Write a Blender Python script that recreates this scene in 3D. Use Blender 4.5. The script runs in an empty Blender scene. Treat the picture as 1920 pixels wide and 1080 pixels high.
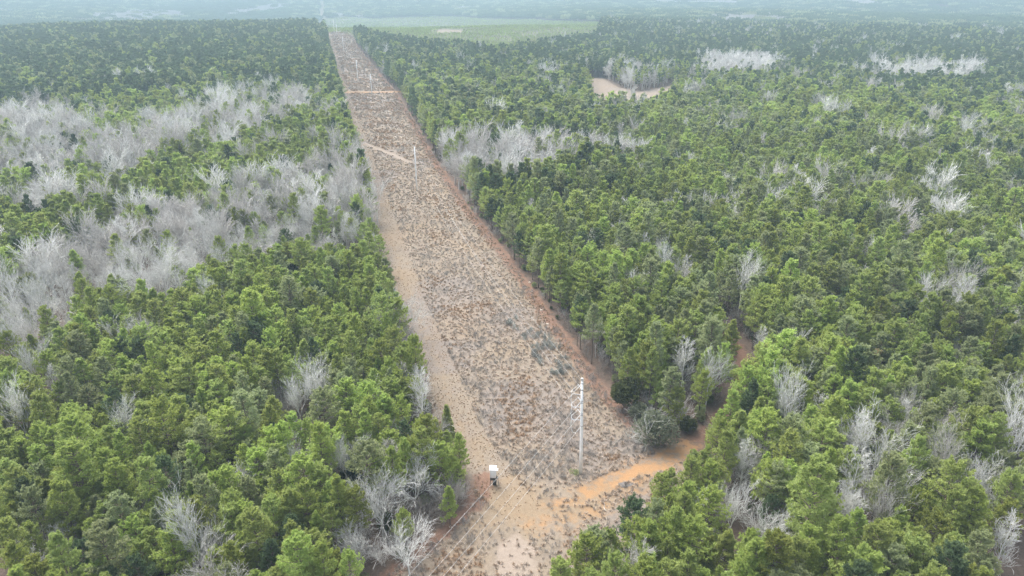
import bpy, math, random
import numpy as np
from mathutils import Vector, Matrix

random.seed(7)
rng = np.random.default_rng(7)
C = bpy.context.scene
COL = C.collection
PI = math.pi

# ------------------------------------------------------------------ camera
CAM_H = 100.0
PITCH = math.radians(24.0)
FPX = 1281.0
cd = bpy.data.cameras.new("camera")
cd.lens = 36.0 * FPX / 1920.0
cd.sensor_width = 36.0
cd.clip_start = 0.5
cd.clip_end = 60000.0
cam = bpy.data.objects.new("camera", cd)
COL.objects.link(cam)
cam.location = (0, 0, CAM_H)
cam.rotation_euler = (math.radians(90) - PITCH, 0, 0)
C.camera = cam

# ------------------------------------------------------------------ sky, sun, exposure
SUN_EL, SUN_AZ = math.radians(58), math.radians(-40)
W = bpy.data.worlds.new("World")
C.world = W
W.use_nodes = True
wn = W.node_tree.nodes
wl = W.node_tree.links
bg = wn["Background"]
sky = wn.new("ShaderNodeTexSky")
sky.sky_type = 'NISHITA'
sky.sun_disc = False
sky.sun_elevation = SUN_EL
sky.sun_rotation = SUN_AZ
sky.dust_density = 4.0
sky.air_density = 1.0
sky.ozone_density = 1.0
hs = wn.new("ShaderNodeHueSaturation")
hs.inputs['Saturation'].default_value = 0.42
wl.new(sky.outputs[0], hs.inputs['Color'])
wl.new(hs.outputs[0], bg.inputs['Color'])
bg.inputs['Strength'].default_value = 0.15

sd = bpy.data.lights.new("sun", 'SUN')
sd.energy = 1.0
sd.angle = math.radians(50)
sd.color = (1.0, 0.97, 0.92)
sun = bpy.data.objects.new("sun", sd)
COL.objects.link(sun)
sdir = Vector((math.sin(SUN_AZ) * math.cos(SUN_EL), math.cos(SUN_AZ) * math.cos(SUN_EL), math.sin(SUN_EL)))
sun.rotation_euler = sdir.to_track_quat('Z', 'Y').to_euler()
sun.location = (0, 0, 300)

C.view_settings.view_transform = 'Standard'
C.view_settings.look = 'None'
C.view_settings.exposure = 1.43
C.view_settings.gamma = 1.0
C.render.engine = 'CYCLES'
C.cycles.max_bounces = 6
C.cycles.diffuse_bounces = 4
C.cycles.glossy_bounces = 1
C.cycles.transmission_bounces = 3
C.cycles.volume_bounces = 2
C.cycles.transparent_max_bounces = 8
C.cycles.caustics_reflective = False
C.cycles.caustics_refractive = False
C.cycles.use_denoising = True
try:
    C.cycles.denoising_prefilter = 'NONE'
except Exception:
    pass

# ------------------------------------------------------------------ terrain
def smooth(t):
    t = np.clip(t, 0, 1)
    return t * t * (3 - 2 * t)

def terrain(x, y):
    x = np.asarray(x, float); y = np.asarray(y, float)
    r = np.hypot(x, y)
    az = np.degrees(np.arctan2(x, y))
    left = smooth((8 - az) / 12)                 # 1 on the left, 0 to the right
    z = 0.6 * np.sin(x / 31 + 1.3) * np.sin(y / 47) + 1.2 * np.sin(x / 83 + y / 130) * smooth((r - 180) / 200)
    z = z + 3.0 * np.sin(x / 210 + 0.7) * np.sin(y / 260 + 0.4) * smooth((r - 400) / 500)
    z = z + 5 * np.exp(-((r - 1560) / 330) ** 2) * left
    z = z - 36 * smooth((r - 1740) / 450) * (0.25 + 0.75 * left)
    z = z + (12 * np.sin(x / 900 + 2.1) * np.sin(y / 700 + 0.3) + 7 * np.sin(x / 330 + y / 410)) * smooth((r - 1900) / 900)
    z = z + 44 * smooth((r - 3000) / 2500)
    z = z * smooth((r - 60) / 60)
    near = np.exp(-(((x - 5) ** 2 + (y - 122) ** 2) / 60.0 ** 2))
    return z * (1 - near)

def ray(px, py):
    u = (px - 960) / FPX; v = (540 - py) / FPX
    return np.array([u, math.cos(PITCH) + v * math.sin(PITCH), -math.sin(PITCH) + v * math.cos(PITCH)])

def unp(px, py, above=0.0):
    """point of the land (raised by above) seen at pixel px, py of the 1920 px photograph"""
    d = ray(px, py)
    ts = np.geomspace(60, 14000, 2500)
    zz = CAM_H + d[2] * ts - terrain(d[0] * ts, d[1] * ts) - above
    k = np.argmax(zz <= 0)
    if zz[k] > 0: k = len(ts) - 1
    if k > 0:
        a, b = zz[k - 1], zz[k]
        t = ts[k - 1] + (ts[k] - ts[k - 1]) * a / (a - b) if a != b else ts[k]
    else:
        t = ts[0]
    return (float(d[0] * t), float(d[1] * t))

def project(x, y, z):
    dz = z - CAM_H
    D = y * math.cos(PITCH) - dz * math.sin(PITCH)
    up = y * math.sin(PITCH) + dz * math.cos(PITCH)
    D = np.maximum(D, 1e-3)
    return 960 + FPX * x / D, 540 - FPX * up / D, D

def inside(x, y, poly):
    x = np.asarray(x, float); y = np.asarray(y, float)
    c = np.zeros(x.shape, bool)
    n = len(poly)
    for i in range(n):
        x0, y0 = poly[i]; x1, y1 = poly[(i + 1) % n]
        if y0 == y1: continue
        k = ((y0 > y) != (y1 > y)) & (x < (x1 - x0) * (y - y0) / (y1 - y0) + x0)
        c ^= k
    return c

def dist_line(x, y, pts, closed=False):
    best = np.full(np.shape(x), 1e9)
    n = len(pts)
    for i in range(n if closed else n - 1):
        ax, ay = pts[i][:2]; bx, by = pts[(i + 1) % n][:2]
        dx, dy = bx - ax, by - ay
        L = dx * dx + dy * dy + 1e-9
        t = np.clip(((x - ax) * dx + (y - ay) * dy) / L, 0, 1)
        best = np.minimum(best, np.hypot(x - ax - t * dx, y - ay - t * dy))
    return best

def sdist(x, y, poly):           # positive inside
    d = dist_line(x, y, poly, True)
    return np.where(inside(x, y, poly), d, -d)

def P(pts, above=0.0):
    return [unp(a, b, above) for a, b in pts]

def vnoise(x, y, s, seed=0):
    x = np.asarray(x) / s + seed * 17.3; y = np.asarray(y) / s + seed * 5.1
    xi = np.floor(x).astype(np.int64); yi = np.floor(y).astype(np.int64)
    xf = x - xi; yf = y - yi
    def h(a, b):
        n = (a * 374761393 + b * 668265263 + seed * 1274126177) & 0x7fffffff
        n = (n ^ (n >> 13)) * 1274126177 & 0x7fffffff
        return ((n ^ (n >> 16)) & 0xffff) / 65535.0
    u = xf * xf * (3 - 2 * xf); v = yf * yf * (3 - 2 * yf)
    return (h(xi, yi) * (1 - u) + h(xi + 1, yi) * u) * (1 - v) + (h(xi, yi + 1) * (1 - u) + h(xi + 1, yi + 1) * u) * v

# ------------------------------------------------------------------ layout (traced on the land)
L_edge = [(-26, 78), (-23.5, 93), (-13.8, 104), (-7.8, 113), (-8.5, 121), (-17.5, 140), (-24, 162), (-37.5, 206), (-53.5, 263), (-75, 343), (-124, 525), (-198, 797), (-330, 1300), (-392, 1530)]
R_edge = [(5, 74), (7.5, 86), (16, 96), (25.5, 107), (35.5, 119), (43, 127), (40, 133), (30.3, 142), (25, 157), (19.7, 176), (4.9, 232), (-6.8, 272), (-23.7, 325), (-48, 420), (-114.6, 703), (-265, 1231), (-340, 1530)]
corridor = L_edge + R_edge[::-1]
corridor = [(-34, 60)] + corridor + [(0, 60)]
strip_far = [(-392, 1520), (-372, 1520)] + P([(606, 66), (606, 42), (598, 42), (599, 66)])
strip_ridge = P([(603, 36), (605, 12), (603, 2)])
clay = P([(1030, 948), (1110, 918), (1170, 893), (1230, 868), (1290, 842)])
road = P([(1250, 860), (1300, 828), (1335, 800), (1365, 765), (1388, 725), (1393, 690), (1388, 660)])
road = road + [(road[-1][0] - 1, road[-1][1] + 12), (road[-1][0] - 5, road[-1][1] + 30), (road[-1][0] - 12, road[-1][1] + 60)]
cross_road = P([(640, 173), (700, 173), (742, 172)])
diag_track = P([(668, 262), (705, 278), (742, 292), (770, 305)])
left_track = [(4, 108), (-3.5, 119), (-6.5, 126)] + [(a + 5.2, b) for a, b in L_edge[5:]]
straw_line = [(a - 1.0, b) for a, b in R_edge[7:]]
pale_patch = P([(930, 1020), (970, 1000), (1010, 1030), (1000, 1080), (930, 1080)])
field = P([(1098, 146), (1130, 147), (1158, 163), (1200, 172), (1262, 160)]) + P([(1262, 168), (1225, 187), (1180, 197), (1130, 197), (1112, 185)], 14)
sky_R = P([(652, 42), (700, 52), (760, 62), (850, 70), (950, 78), (1000, 71), (1050, 62), (1120, 55)], 25)
plantation = [(-366, 1530)] + sky_R + P([(1130, 44), (1000, 37), (850, 32), (700, 36), (650, 33), (609, 36), (609, 66)])
pasture = P([(1725, 0), (1725, 10), (1760, 29), (1840, 38), (1930, 40), (2000, 40), (2000, 0)])
far_stand = P([(1838, 28), (1842, 8), (2000, 8), (2000, 28)])
brown_cut = P([(805, 60), (830, 55), (870, 58), (865, 64), (820, 64)])

bare_zones = []      # (polygon, density of bare trees, share of ground left to pines)
def bz(pts, dens, above=9.0): bare_zones.append((P(pts, above), dens))
bz([(-40, 195), (60, 215), (130, 240), (210, 262), (300, 268), (330, 300), (240, 345), (130, 335), (0, 345), (-60, 345)], .80)
bz([(258, 235), (340, 222), (420, 205), (480, 190), (560, 182), (600, 195), (605, 222), (520, 240), (470, 262), (420, 290), (340, 300), (270, 275)], .72)
bz([(380, 205), (470, 150), (480, 190), (400, 235)], .35)
bz([(0, 185), (120, 180), (130, 235), (0, 230)], .5)
bz([(225, 155), (300, 165), (300, 185), (225, 180)], .6)
bz([(315, 135), (375, 138), (375, 160), (315, 158)], .7)
bz([(50, 362), (118, 368), (120, 408), (50, 402)], .9)
bz([(140, 425), (250, 400), (300, 395), (400, 372), (470, 350), (560, 335), (640, 310), (690, 335), (722, 400), (735, 455), (700, 470), (640, 480), (600, 500), (560, 470), (510, 500), (430, 480), (400, 512), (350, 530), (340, 575), (260, 560), (180, 500)], .74)
bz([(-60, 485), (60, 485), (160, 480), (200, 520), (160, 590), (110, 640), (40, 690), (-60, 700)], .84)
bz([(835, 285), (900, 272), (940, 290), (1000, 278), (1080, 280), (1090, 320), (1010, 350), (940, 360), (880, 345), (840, 330)], .92)
bz([(1100, 285), (1200, 285), (1200, 306), (1100, 308)], .8)
bz([(1150, 130), (1262, 138), (1262, 166), (1165, 168)], .6)
bz([(1312, 108), (1460, 110), (1450, 140), (1320, 150)], .9)
bz([(1630, 128), (1775, 128), (1770, 150), (1640, 155)], .85)
bz([(1800, 125), (1830, 125), (1830, 150), (1800, 150)], .8)
bz([(530, 740), (610, 735), (605, 790), (530, 790)], .75, 6)
bz([(525, 870), (600, 860), (600, 920), (520, 920)], .75, 6)
bz([(40, 690), (110, 690), (120, 760), (60, 760)], .6, 6)
bz([(225, 640), (290, 640), (285, 700), (240, 690)], .6, 6)
bz([(1560, 920), (1610, 920), (1600, 1040), (1560, 1040)], .35, 6)
bz([(1780, 900), (1850, 900), (1850, 960), (1780, 960)], .4, 6)
bz([(770, 690), (805, 690), (820, 800), (785, 800)], .4, 6)
bz([(640, 870), (780, 870), (800, 1080), (700, 1080)], .14, 5)
far_bare = []
def fb(pts, d): far_bare.append((P(pts, 10), d))
fb([(150, 44), (165, 26), (240, 20), (330, 20), (345, 26), (300, 40), (200, 44)], 1)
fb([(410, 26), (440, 20), (520, 9), (545, 12), (520, 20), (430, 31)], 1)
fb([(0, 12), (30, 14), (30, 22), (0, 24)], .9)
fb([(1050, 46), (1080, 32), (1200, 34), (1200, 56), (1120, 56)], .35)
fb([(1290, 42), (1350, 30), (1470, 26), (1482, 50), (1400, 55), (1350, 66), (1305, 60)], 1)
fb([(1520, 44), (1590, 48), (1585, 56), (1530, 54)], 1)
fb([(630, 18), (690, 26), (690, 32), (630, 30)], .5)
fb([(300, 2), (560, 6), (420, 10)], .5)

# ------------------------------------------------------------------ materials
def new_mat(name):
    m = bpy.data.materials.new(name)
    m.use_nodes = True
    nt = m.node_tree
    return m, nt.nodes, nt.links, nt.nodes["Principled BSDF"]

def ramp(n, l, fac, stops):
    r = n.new("ShaderNodeValToRGB")
    while len(r.color_ramp.elements) < len(stops): r.color_ramp.elements.new(0.5)
    for e, (p, c) in zip(r.color_ramp.elements, stops):
        e.position = p
        e.color = (*c, 1) if len(c) == 3 else c
    if fac is not None: l.new(fac, r.inputs[0])
    return r

def noise(n, l, vec, scale, detail=4, rough=.6):
    t = n.new("ShaderNodeTexNoise")
    t.inputs['Scale'].default_value = scale
    t.inputs['Detail'].default_value = detail
    t.inputs['Roughness'].default_value = rough
    if vec is not None: l.new(vec, t.inputs['Vector'])
    return t

def mixc(n, l, fac, a, b, mode='MIX'):
    m = n.new("ShaderNodeMix"); m.data_type = 'RGBA'; m.blend_type = mode
    for sock, v in ((m.inputs[0], fac), (m.inputs[6], a), (m.inputs[7], b)):
        if hasattr(v, 'links'): l.new(v, sock)
        elif isinstance(v, (int, float)): sock.default_value = v
        else: sock.default_value = (*v, 1)
    return m.outputs[2]

def math_(n, l, op, a, b=0.0, clamp=False):
    m = n.new("ShaderNodeMath"); m.operation = op; m.use_clamp = clamp
    for sock, v in ((m.inputs[0], a), (m.inputs[1], b)):
        if hasattr(v, 'links'): l.new(v, sock)
        else: sock.default_value = v
    return m.outputs[0]

def foliage_mat(name, dark, mid, light, trans=.5):
    m, n, l, b = new_mat(name)
    at = n.new("ShaderNodeAttribute"); at.attribute_name = "tuft"
    oi = n.new("ShaderNodeObjectInfo")
    s = math_(n, l, 'MULTIPLY_ADD', oi.outputs['Random'], .36)
    n_ = s.node; n_.inputs[2].default_value = -.18
    f = math_(n, l, 'ADD', at.outputs['Fac'], s, True)
    r = ramp(n, l, f, [(0, dark), (.5, mid), (1, light)])
    ns = noise(n, l, None, .021, 2)
    l.new(oi.outputs['Location'], ns.inputs['Vector'])
    hv = n.new("ShaderNodeHueSaturation")
    hv.inputs['Saturation'].default_value = .90
    l.new(r.outputs[0], hv.inputs['Color'])
    hh = n.new("ShaderNodeMapRange"); hh.inputs[3].default_value = .49; hh.inputs[4].default_value = .515
    l.new(oi.outputs['Random'], hh.inputs[0]); l.new(hh.outputs[0], hv.inputs['Hue'])
    vv = n.new("ShaderNodeMapRange"); vv.inputs[1].default_value = .35; vv.inputs[2].default_value = .65
    vv.inputs[3].default_value = .85; vv.inputs[4].default_value = 1.15
    l.new(ns.outputs['Fac'], vv.inputs[0]); l.new(vv.outputs[0], hv.inputs['Value'])
    l.new(hv.outputs[0], b.inputs['Base Color'])
    b.inputs['Roughness'].default_value = .6
    b.inputs['Specular IOR Level'].default_value = .25
    tr = n.new("ShaderNodeBsdfTranslucent"); l.new(hv.outputs[0], tr.inputs['Color'])
    mx = n.new("ShaderNodeMixShader"); mx.inputs[0].default_value = trans
    l.new(b.outputs[0], mx.inputs[1]); l.new(tr.outputs[0], mx.inputs[2])
    l.new(mx.outputs[0], n["Material Output"].inputs['Surface'])
    return m

def plain_mat(name, c1, c2, scale=3.0, rough=.8, metallic=0.0, rnd=.2, bump=0.0):
    m, n, l, b = new_mat(name)
    tc = n.new("ShaderNodeTexCoord")
    ns = noise(n, l, tc.outputs['Object'], scale, 4)
    r = ramp(n, l, ns.outputs['Fac'], [(.3, c1), (.7, c2)])
    oi = n.new("ShaderNodeObjectInfo")
    vv = n.new("ShaderNodeMapRange"); vv.inputs[3].default_value = 1 - rnd; vv.inputs[4].default_value = 1 + rnd
    l.new(oi.outputs['Random'], vv.inputs[0])
    hv = n.new("ShaderNodeHueSaturation"); l.new(vv.outputs[0], hv.inputs['Value'])
    l.new(r.outputs[0], hv.inputs['Color']); l.new(hv.outputs[0], b.inputs['Base Color'])
    b.inputs['Roughness'].default_value = rough
    b.inputs['Metallic'].default_value = metallic
    if bump:
        bp = n.new("ShaderNodeBump"); bp.inputs['Strength'].default_value = bump
        l.new(ns.outputs['Fac'], bp.inputs['Height']); l.new(bp.outputs[0], b.inputs['Normal'])
    return m

M = {}
M['needle_mid'] = foliage_mat('pine_needles_mid', (.260, .320, .070), (.380, .455, .098), (.510, .580, .165))
M['needle_bright'] = foliage_mat('pine_needles_bright', (.270, .355, .064), (.410, .515, .090), (.550, .635, .155))
M['needle_yellow'] = foliage_mat('pine_needles_yellow', (.150, .185, .026), (.330, .390, .060), (.520, .560, .130))
M['needle_dull'] = foliage_mat('pine_needles_dull', (.255, .295, .125), (.355, .405, .175), (.470, .515, .245))
M['needle_dark'] = foliage_mat('pine_needles_dark', (.066, .108, .044), (.122, .185, .072), (.195, .262, .105))
M['needle_brown'] = foliage_mat('dead_needles', (.16, .08, .03), (.32, .17, .07), (.45, .27, .12))
M['holly'] = foliage_mat('holly_leaves', (.008, .028, .010), (.022, .070, .022), (.045, .12, .035))
M['cedar'] = foliage_mat('cedar_leaves', (.014, .040, .010), (.040, .095, .020), (.085, .16, .035))
M['olive'] = foliage_mat('olive_leaves', (.055, .070, .020), (.115, .145, .040), (.20, .235, .07))
M['sage'] = foliage_mat('sage_leaves', (.12, .14, .080), (.23, .26, .160), (.37, .40, .27))
M['bark'] = plain_mat('pine_bark', (.10, .075, .06), (.24, .19, .155), 6)
M['bare'] = plain_mat('pale_bark', (.62, .615, .58), (.80, .795, .76), 2.0, rnd=.16)
M['bare_tan'] = plain_mat('tan_bark', (.46, .44, .41), (.64, .61, .575), 2.0, rnd=.16)
M['brush'] = plain_mat('brush_twigs', (.22, .195, .17), (.37, .335, .30), 2.0, rnd=.3)
M['grey_brush'] = plain_mat('grey_twigs', (.30, .275, .25), (.48, .45, .42), 2.0, rnd=.3)
M['grass_tan'] = plain_mat('dry_grass', (.40, .315, .235), (.56, .45, .35), 2.0, rnd=.25)
M['grass_pale'] = plain_mat('pale_dry_grass', (.46, .38, .31), (.62, .53, .44), 2.0, rnd=.2)
M['grass_rust'] = plain_mat('rusty_grass', (.38, .255, .16), (.52, .37, .24), 2.0, rnd=.25)
M['concrete'] = plain_mat('pole_concrete', (.86, .86, .84), (.94, .94, .92), 1.2, .7, rnd=.03, bump=.1)
M['metal'] = plain_mat('galvanised_metal', (.45, .46, .47), (.60, .61, .62), 8, .45, .6, rnd=.02)
M['cable'] = plain_mat('aluminium_cable', (.62, .62, .61), (.72, .72, .71), 1, .5, .2, rnd=.02)
M['polymer'] = plain_mat('insulator_polymer', (.52, .53, .54), (.62, .63, .64), 5, .5, rnd=.02)
M['white_sheet'] = plain_mat('white_sheet', (.80, .80, .79), (.88, .88, .87), 2, .5, rnd=.01)
M['white_roof'] = plain_mat('white_roof', (.88, .88, .87), (.93, .93, .92), 2, .4, rnd=.01)
M['dark_steel'] = plain_mat('dark_steel', (.03, .03, .03), (.06, .058, .055), 8, .6, rnd=.02)
M['dark_wood'] = plain_mat('dark_wood', (.06, .05, .045), (.11, .09, .08), 8, .8, rnd=.02)
M['log'] = plain_mat('weathered_log', (.40, .36, .31), (.58, .53, .47), 3, rnd=.1)

def ground_material():
    m, n, l, b = new_mat('ground_soil')
    geo = n.new("ShaderNodeNewGeometry")
    pos = geo.outputs['Position']
    za = n.new("ShaderNodeAttribute"); za.attribute_name = "zone_a"
    zb = n.new("ShaderNodeAttribute"); zb.attribute_name = "zone_b"
    sa = n.new("ShaderNodeSeparateColor"); l.new(za.outputs['Color'], sa.inputs[0])
    sb = n.new("ShaderNodeSeparateColor"); l.new(zb.outputs['Color'], sb.inputs[0])
    warp = noise(n, l, pos, .35, 5, .7)
    fine = noise(n, l, pos, 1.3, 8, .85)
    med = noise(n, l, pos, .22, 6, .65)
    big = noise(n, l, pos, .035, 4, .6)
    def mask(sock, hard=.18):
        s = math_(n, l, 'MULTIPLY_ADD', warp.outputs['Fac'], 1.7); s.node.inputs[2].default_value = -.85
        s = math_(n, l, 'ADD', sock, s)
        mr = n.new("ShaderNodeMapRange"); mr.inputs[1].default_value = .5 - hard; mr.inputs[2].default_value = .5 + hard
        l.new(s, mr.inputs[0]); return mr.outputs[0]
    litter = ramp(n, l, fine.outputs['Fac'], [(.25, (.075, .056, .044)), (.5, (.15, .112, .088)), (.75, (.24, .185, .145))]).outputs[0]
    green = ramp(n, l, med.outputs['Fac'], [(.3, (.11, .115, .065)), (.7, (.20, .185, .12))]).outputs[0]
    litter = mixc(n, l, sb.outputs[2], litter, green)
    tan = ramp(n, l, fine.outputs['Fac'], [(.3, (.165, .132, .098)), (.44, (.225, .182, .136)), (.56, (.272, .223, .169)), (.72, (.330, .276, .214))]).outputs[0]
    greyb = ramp(n, l, fine.outputs['Fac'], [(.28, (.15, .128, .11)), (.5, (.225, .192, .167)), (.72, (.30, .26, .23))]).outputs[0]
    gm = ramp(n, l, med.outputs['Fac'], [(.44, (0, 0, 0)), (.64, (1, 1, 1))]).outputs[0]
    gmf = n.new("ShaderNodeRGBToBW"); l.new(gm, gmf.inputs[0])
    gmm = math_(n, l, 'MULTIPLY', gmf.outputs[0], .4)
    base = mixc(n, l, gmm, tan, greyb)
    base = mixc(n, l, math_(n, l, 'MULTIPLY', mask(sb.outputs[0]), .75), base, greyb)
    rust = ramp(n, l, fine.outputs['Fac'], [(.28, (.188, .134, .084)), (.5, (.266, .198, .128)), (.72, (.340, .264, .178))]).outputs[0]
    rm = ramp(n, l, big.outputs['Fac'], [(.48, (0, 0, 0)), (.66, (.6, .6, .6))]).outputs[0]
    base = mixc(n, l, rm, base, rust)
    base = mixc(n, l, math_(n, l, 'MULTIPLY', mask(sa.outputs[2]), .8), base, rust)
    pale = ramp(n, l, fine.outputs['Fac'], [(.25, (.26, .208, .165)), (.55, (.33, .27, .22)), (.8, (.40, .335, .28))]).outputs[0]
    base = mixc(n, l, math_(n, l, 'MULTIPLY', mask(sb.outputs[1]), .85), base, pale)
    out = mixc(n, l, mask(sa.outputs[0], .1), litter, base)
    straw = ramp(n, l, fine.outputs['Fac'], [(.25, (.12, .068, .046)), (.5, (.22, .13, .09)), (.75, (.32, .205, .15))]).outputs[0]
    out = mixc(n, l, math_(n, l, 'MULTIPLY', mask(zb.outputs['Alpha']), .9), out, straw)
    cl = ramp(n, l, fine.outputs['Fac'], [(.28, (.235, .15, .08)), (.5, (.36, .235, .125)), (.72, (.45, .335, .205))]).outputs[0]
    clm = mixc(n, l, big.outputs['Fac'], cl, (.38, .20, .09))
    brk = ramp(n, l, warp.outputs['Fac'], [(.40, (.08, .08, .08)), (.54, (.97, .97, .97))]).outputs[0]
    bw_ = n.new('ShaderNodeRGBToBW'); l.new(brk, bw_.inputs[0])
    out = mixc(n, l, math_(n, l, 'MULTIPLY', mask(sa.outputs[1], .3), bw_.outputs[0]), out, clm)
    l.new(out, b.inputs['Base Color'])
    b.inputs['Roughness'].default_value = .95
    b.inputs['Specular IOR Level'].default_value = .1
    bp = n.new("ShaderNodeBump"); bp.inputs['Strength'].default_value = .5; bp.inputs['Distance'].default_value = .2
    l.new(fine.outputs['Fac'], bp.inputs['Height']); l.new(bp.outputs[0], b.inputs['Normal'])
    return m

# ------------------------------------------------------------------ mesh helpers
def np_mesh(name, V, F, mats, midx=None, tuft=None, smooth_=False):
    """V (n,3), F list of arrays each (k,3) or (k,4) joined"""
    me = bpy.data.meshes.new(name)
    V = np.asarray(V, np.float32)
    sizes = [f.shape for f in F]
    loops = np.concatenate([f.reshape(-1) for f in F]).astype(np.int32)
    tot = np.concatenate([np.full(s[0], s[1], np.int32) for s in sizes])
    starts = np.concatenate([[0], np.cumsum(tot)[:-1]]).astype(np.int32)
    me.vertices.add(len(V)); me.vertices.foreach_set("co", V.reshape(-1))
    me.loops.add(len(loops)); me.loops.foreach_set("vertex_index", loops)
    me.polygons.add(len(tot)); me.polygons.foreach_set("loop_start", starts); me.polygons.foreach_set("loop_total", tot)
    for m in mats: me.materials.append(m)
    if midx is not None: me.polygons.foreach_set("material_index", np.asarray(midx, np.int32))
    me.update(calc_edges=True)
    if smooth_: me.polygons.foreach_set("use_smooth", np.ones(len(tot), bool))
    if tuft is not None:
        a = me.attributes.new("tuft", 'FLOAT', 'POINT'); a.data.foreach_set("value", np.asarray(tuft, np.float32))
    me.validate()
    return me

def tubes(segs, sides=3):
    """segs: list of (p0,p1,r0,r1) -> V, F"""
    if not len(segs): return np.zeros((0, 3)), np.zeros((0, 4), int)
    p0 = np.array([s[0] for s in segs], float); p1 = np.array([s[1] for s in segs], float)
    r0 = np.array([s[2] for s in segs], float); r1 = np.array([s[3] for s in segs], float)
    d = p1 - p0; d /= np.linalg.norm(d, axis=1, keepdims=True) + 1e-9
    a = np.where(np.abs(d[:, 2:3]) < .9, np.array([[0, 0, 1.0]]), np.array([[1.0, 0, 0]]))
    u = np.cross(d, a); u /= np.linalg.norm(u, axis=1, keepdims=True); v = np.cross(d, u)
    V = []
    for p, r in ((p0, r0), (p1, r1)):
        for k in range(sides):
            an = 2 * PI * k / sides
            V.append(p + (u * math.cos(an) + v * math.sin(an)) * r[:, None])
    V = np.stack(V, 1)                                   # (n, 2*sides, 3)
    n = len(segs); base = (np.arange(n) * 2 * sides)[:, None]
    F = []
    for k in range(sides):
        k2 = (k + 1) % sides
        F.append(base + np.array([[k, k2, sides + k2, sides + k]]))
    return V.reshape(-1, 3), np.stack(F, 1).reshape(-1, 4)

def rnd_unit(n, up=0.0):
    v = rng.normal(size=(n, 3)); v[:, 2] += up
    return v / (np.linalg.norm(v, axis=1, keepdims=True) + 1e-9)

def tufts(centres, dirs, blades, length, width, spread=.8):
    """needle tufts: thin triangles radiating round dirs from each centre"""
    n = len(centres)
    c = np.repeat(np.asarray(centres), blades, 0)
    d = np.repeat(np.asarray(dirs), blades, 0) + rng.normal(size=(n * blades, 3)) * spread
    d /= np.linalg.norm(d, axis=1, keepdims=True) + 1e-9
    L = length * rng.uniform(.7, 1.25, (n * blades, 1))
    s = np.cross(d, np.array([0, 0, 1.0]) + rng.normal(size=d.shape) * .45); s /= np.linalg.norm(s, axis=1, keepdims=True) + 1e-9
    w = width * .5
    V = np.stack([c - d * L * .15, c + d * L * .45 + s * w, c + d * L, c + d * L * .45 - s * w], 1).reshape(-1, 3)
    F = (np.arange(n * blades) * 4)[:, None] + np.array([[0, 1, 2, 3]])
    t = np.repeat(np.clip(rng.normal(.52, .17, n), 0, 1), blades * 4)
    return V, F, t

def leafy(centres, dirs, blades, length, width, spread):
    return tufts(centres, dirs, blades, length, width, spread)

def mesh_join(parts):
    """parts: list of (V,F,matindex,tuft or None)"""
    Vs, Fs, mi, tf, off = [], [], [], [], 0
    for V, F, m, t in parts:
        if not len(V): continue
        Vs.append(V); Fs.append(F + off); off += len(V)
        mi.append(np.full(len(F), m)); tf.append(t if t is not None else np.full(len(V), .5))
    return np.concatenate(Vs), Fs, np.concatenate(mi), np.concatenate(tf)

def trunk_segs(h, r, lean=.02, n=6, seed=0):
    q = random.Random(seed)
    pts = [np.array([0, 0, -.6])]
    ox = oy = 0
    for i in range(1, n + 1):
        ox += q.uniform(-1, 1) * lean * h / n; oy += q.uniform(-1, 1) * lean * h / n
        pts.append(np.array([ox, oy, h * i / n]))
    rad = [r * (1 - .88 * i / n) for i in range(n + 1)]
    return pts, [(pts[i], pts[i + 1], rad[i], rad[i + 1]) for i in range(n)]

def pine_parts(h, R, cb, shape, ntuft, blades, blen, bw, seed, detail=True):
    """southern pine: straight trunk, whorls of upswept limbs that carry needle tufts"""
    q = random.Random(seed)
    pts, ts = trunk_segs(h, h * .0105 + .03, .03, 6, seed)
    def axis(z):
        t = min(max(z / h, 0), .999) * 6; i = int(t)
        a = pts[i] if i else np.array([0, 0, 0.0]); b_ = pts[i + 1]
        f = t - i; return a * (1 - f) + b_ * f
    limbs, cen, dr = [], [], []
    zb = h * cb
    nl = 46 if detail else 18
    per = max(1, int(ntuft / nl))
    golden = q.uniform(0, 6)
    for i in range(nl):
        t = (i + q.random()) / nl
        z = zb + (h - zb) * t ** .85
        prof = (1 - t) ** shape[0] * (shape[1] + (1 - shape[1]) * min(1, t / .3))
        Lb = R * prof * q.uniform(.55, 1.3) + .35
        golden += 2.4 + q.uniform(-.5, .5)
        el = -.15 + .9 * t + q.uniform(-.2, .25)
        d = np.array([math.cos(golden) * math.cos(el), math.sin(golden) * math.cos(el), math.sin(el)])
        a0 = axis(z)
        mid = a0 + d * Lb * .55
        end = a0 + d * Lb + np.array([0, 0, .18 * Lb])
        limbs += [(a0, mid, .05 + .015 * Lb, .04), (mid, end, .04, .015)]
        for k in range(per):
            f = .30 + .70 * q.random() ** .6
            p = a0 + (mid - a0) * (f / .55) if f < .55 else mid + (end - mid) * ((f - .55) / .45)
            side = np.array([-d[1], d[0], 0]) * q.uniform(-1, 1) * Lb * .40 * (1.15 - f * .5)
            p = p + side + np.array([0, 0, q.uniform(-.15, .4)])
            cen.append(p); dd = d * .8 + np.array([0, 0, .5]) + side * .25; dr.append(dd)
    for k in range(max(3, int(ntuft * .04))):
        z = h * q.uniform(.93, 1.01); cen.append(axis(z) + np.array([q.uniform(-.3, .3), q.uniform(-.3, .3), q.uniform(0, .4)])); dr.append(np.array([0, 0, 1.]))
    cen = np.array(cen); dr = np.array(dr)
    tv = tufts(cen, dr, blades, blen, bw, .75)
    return ts, limbs, tv

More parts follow.
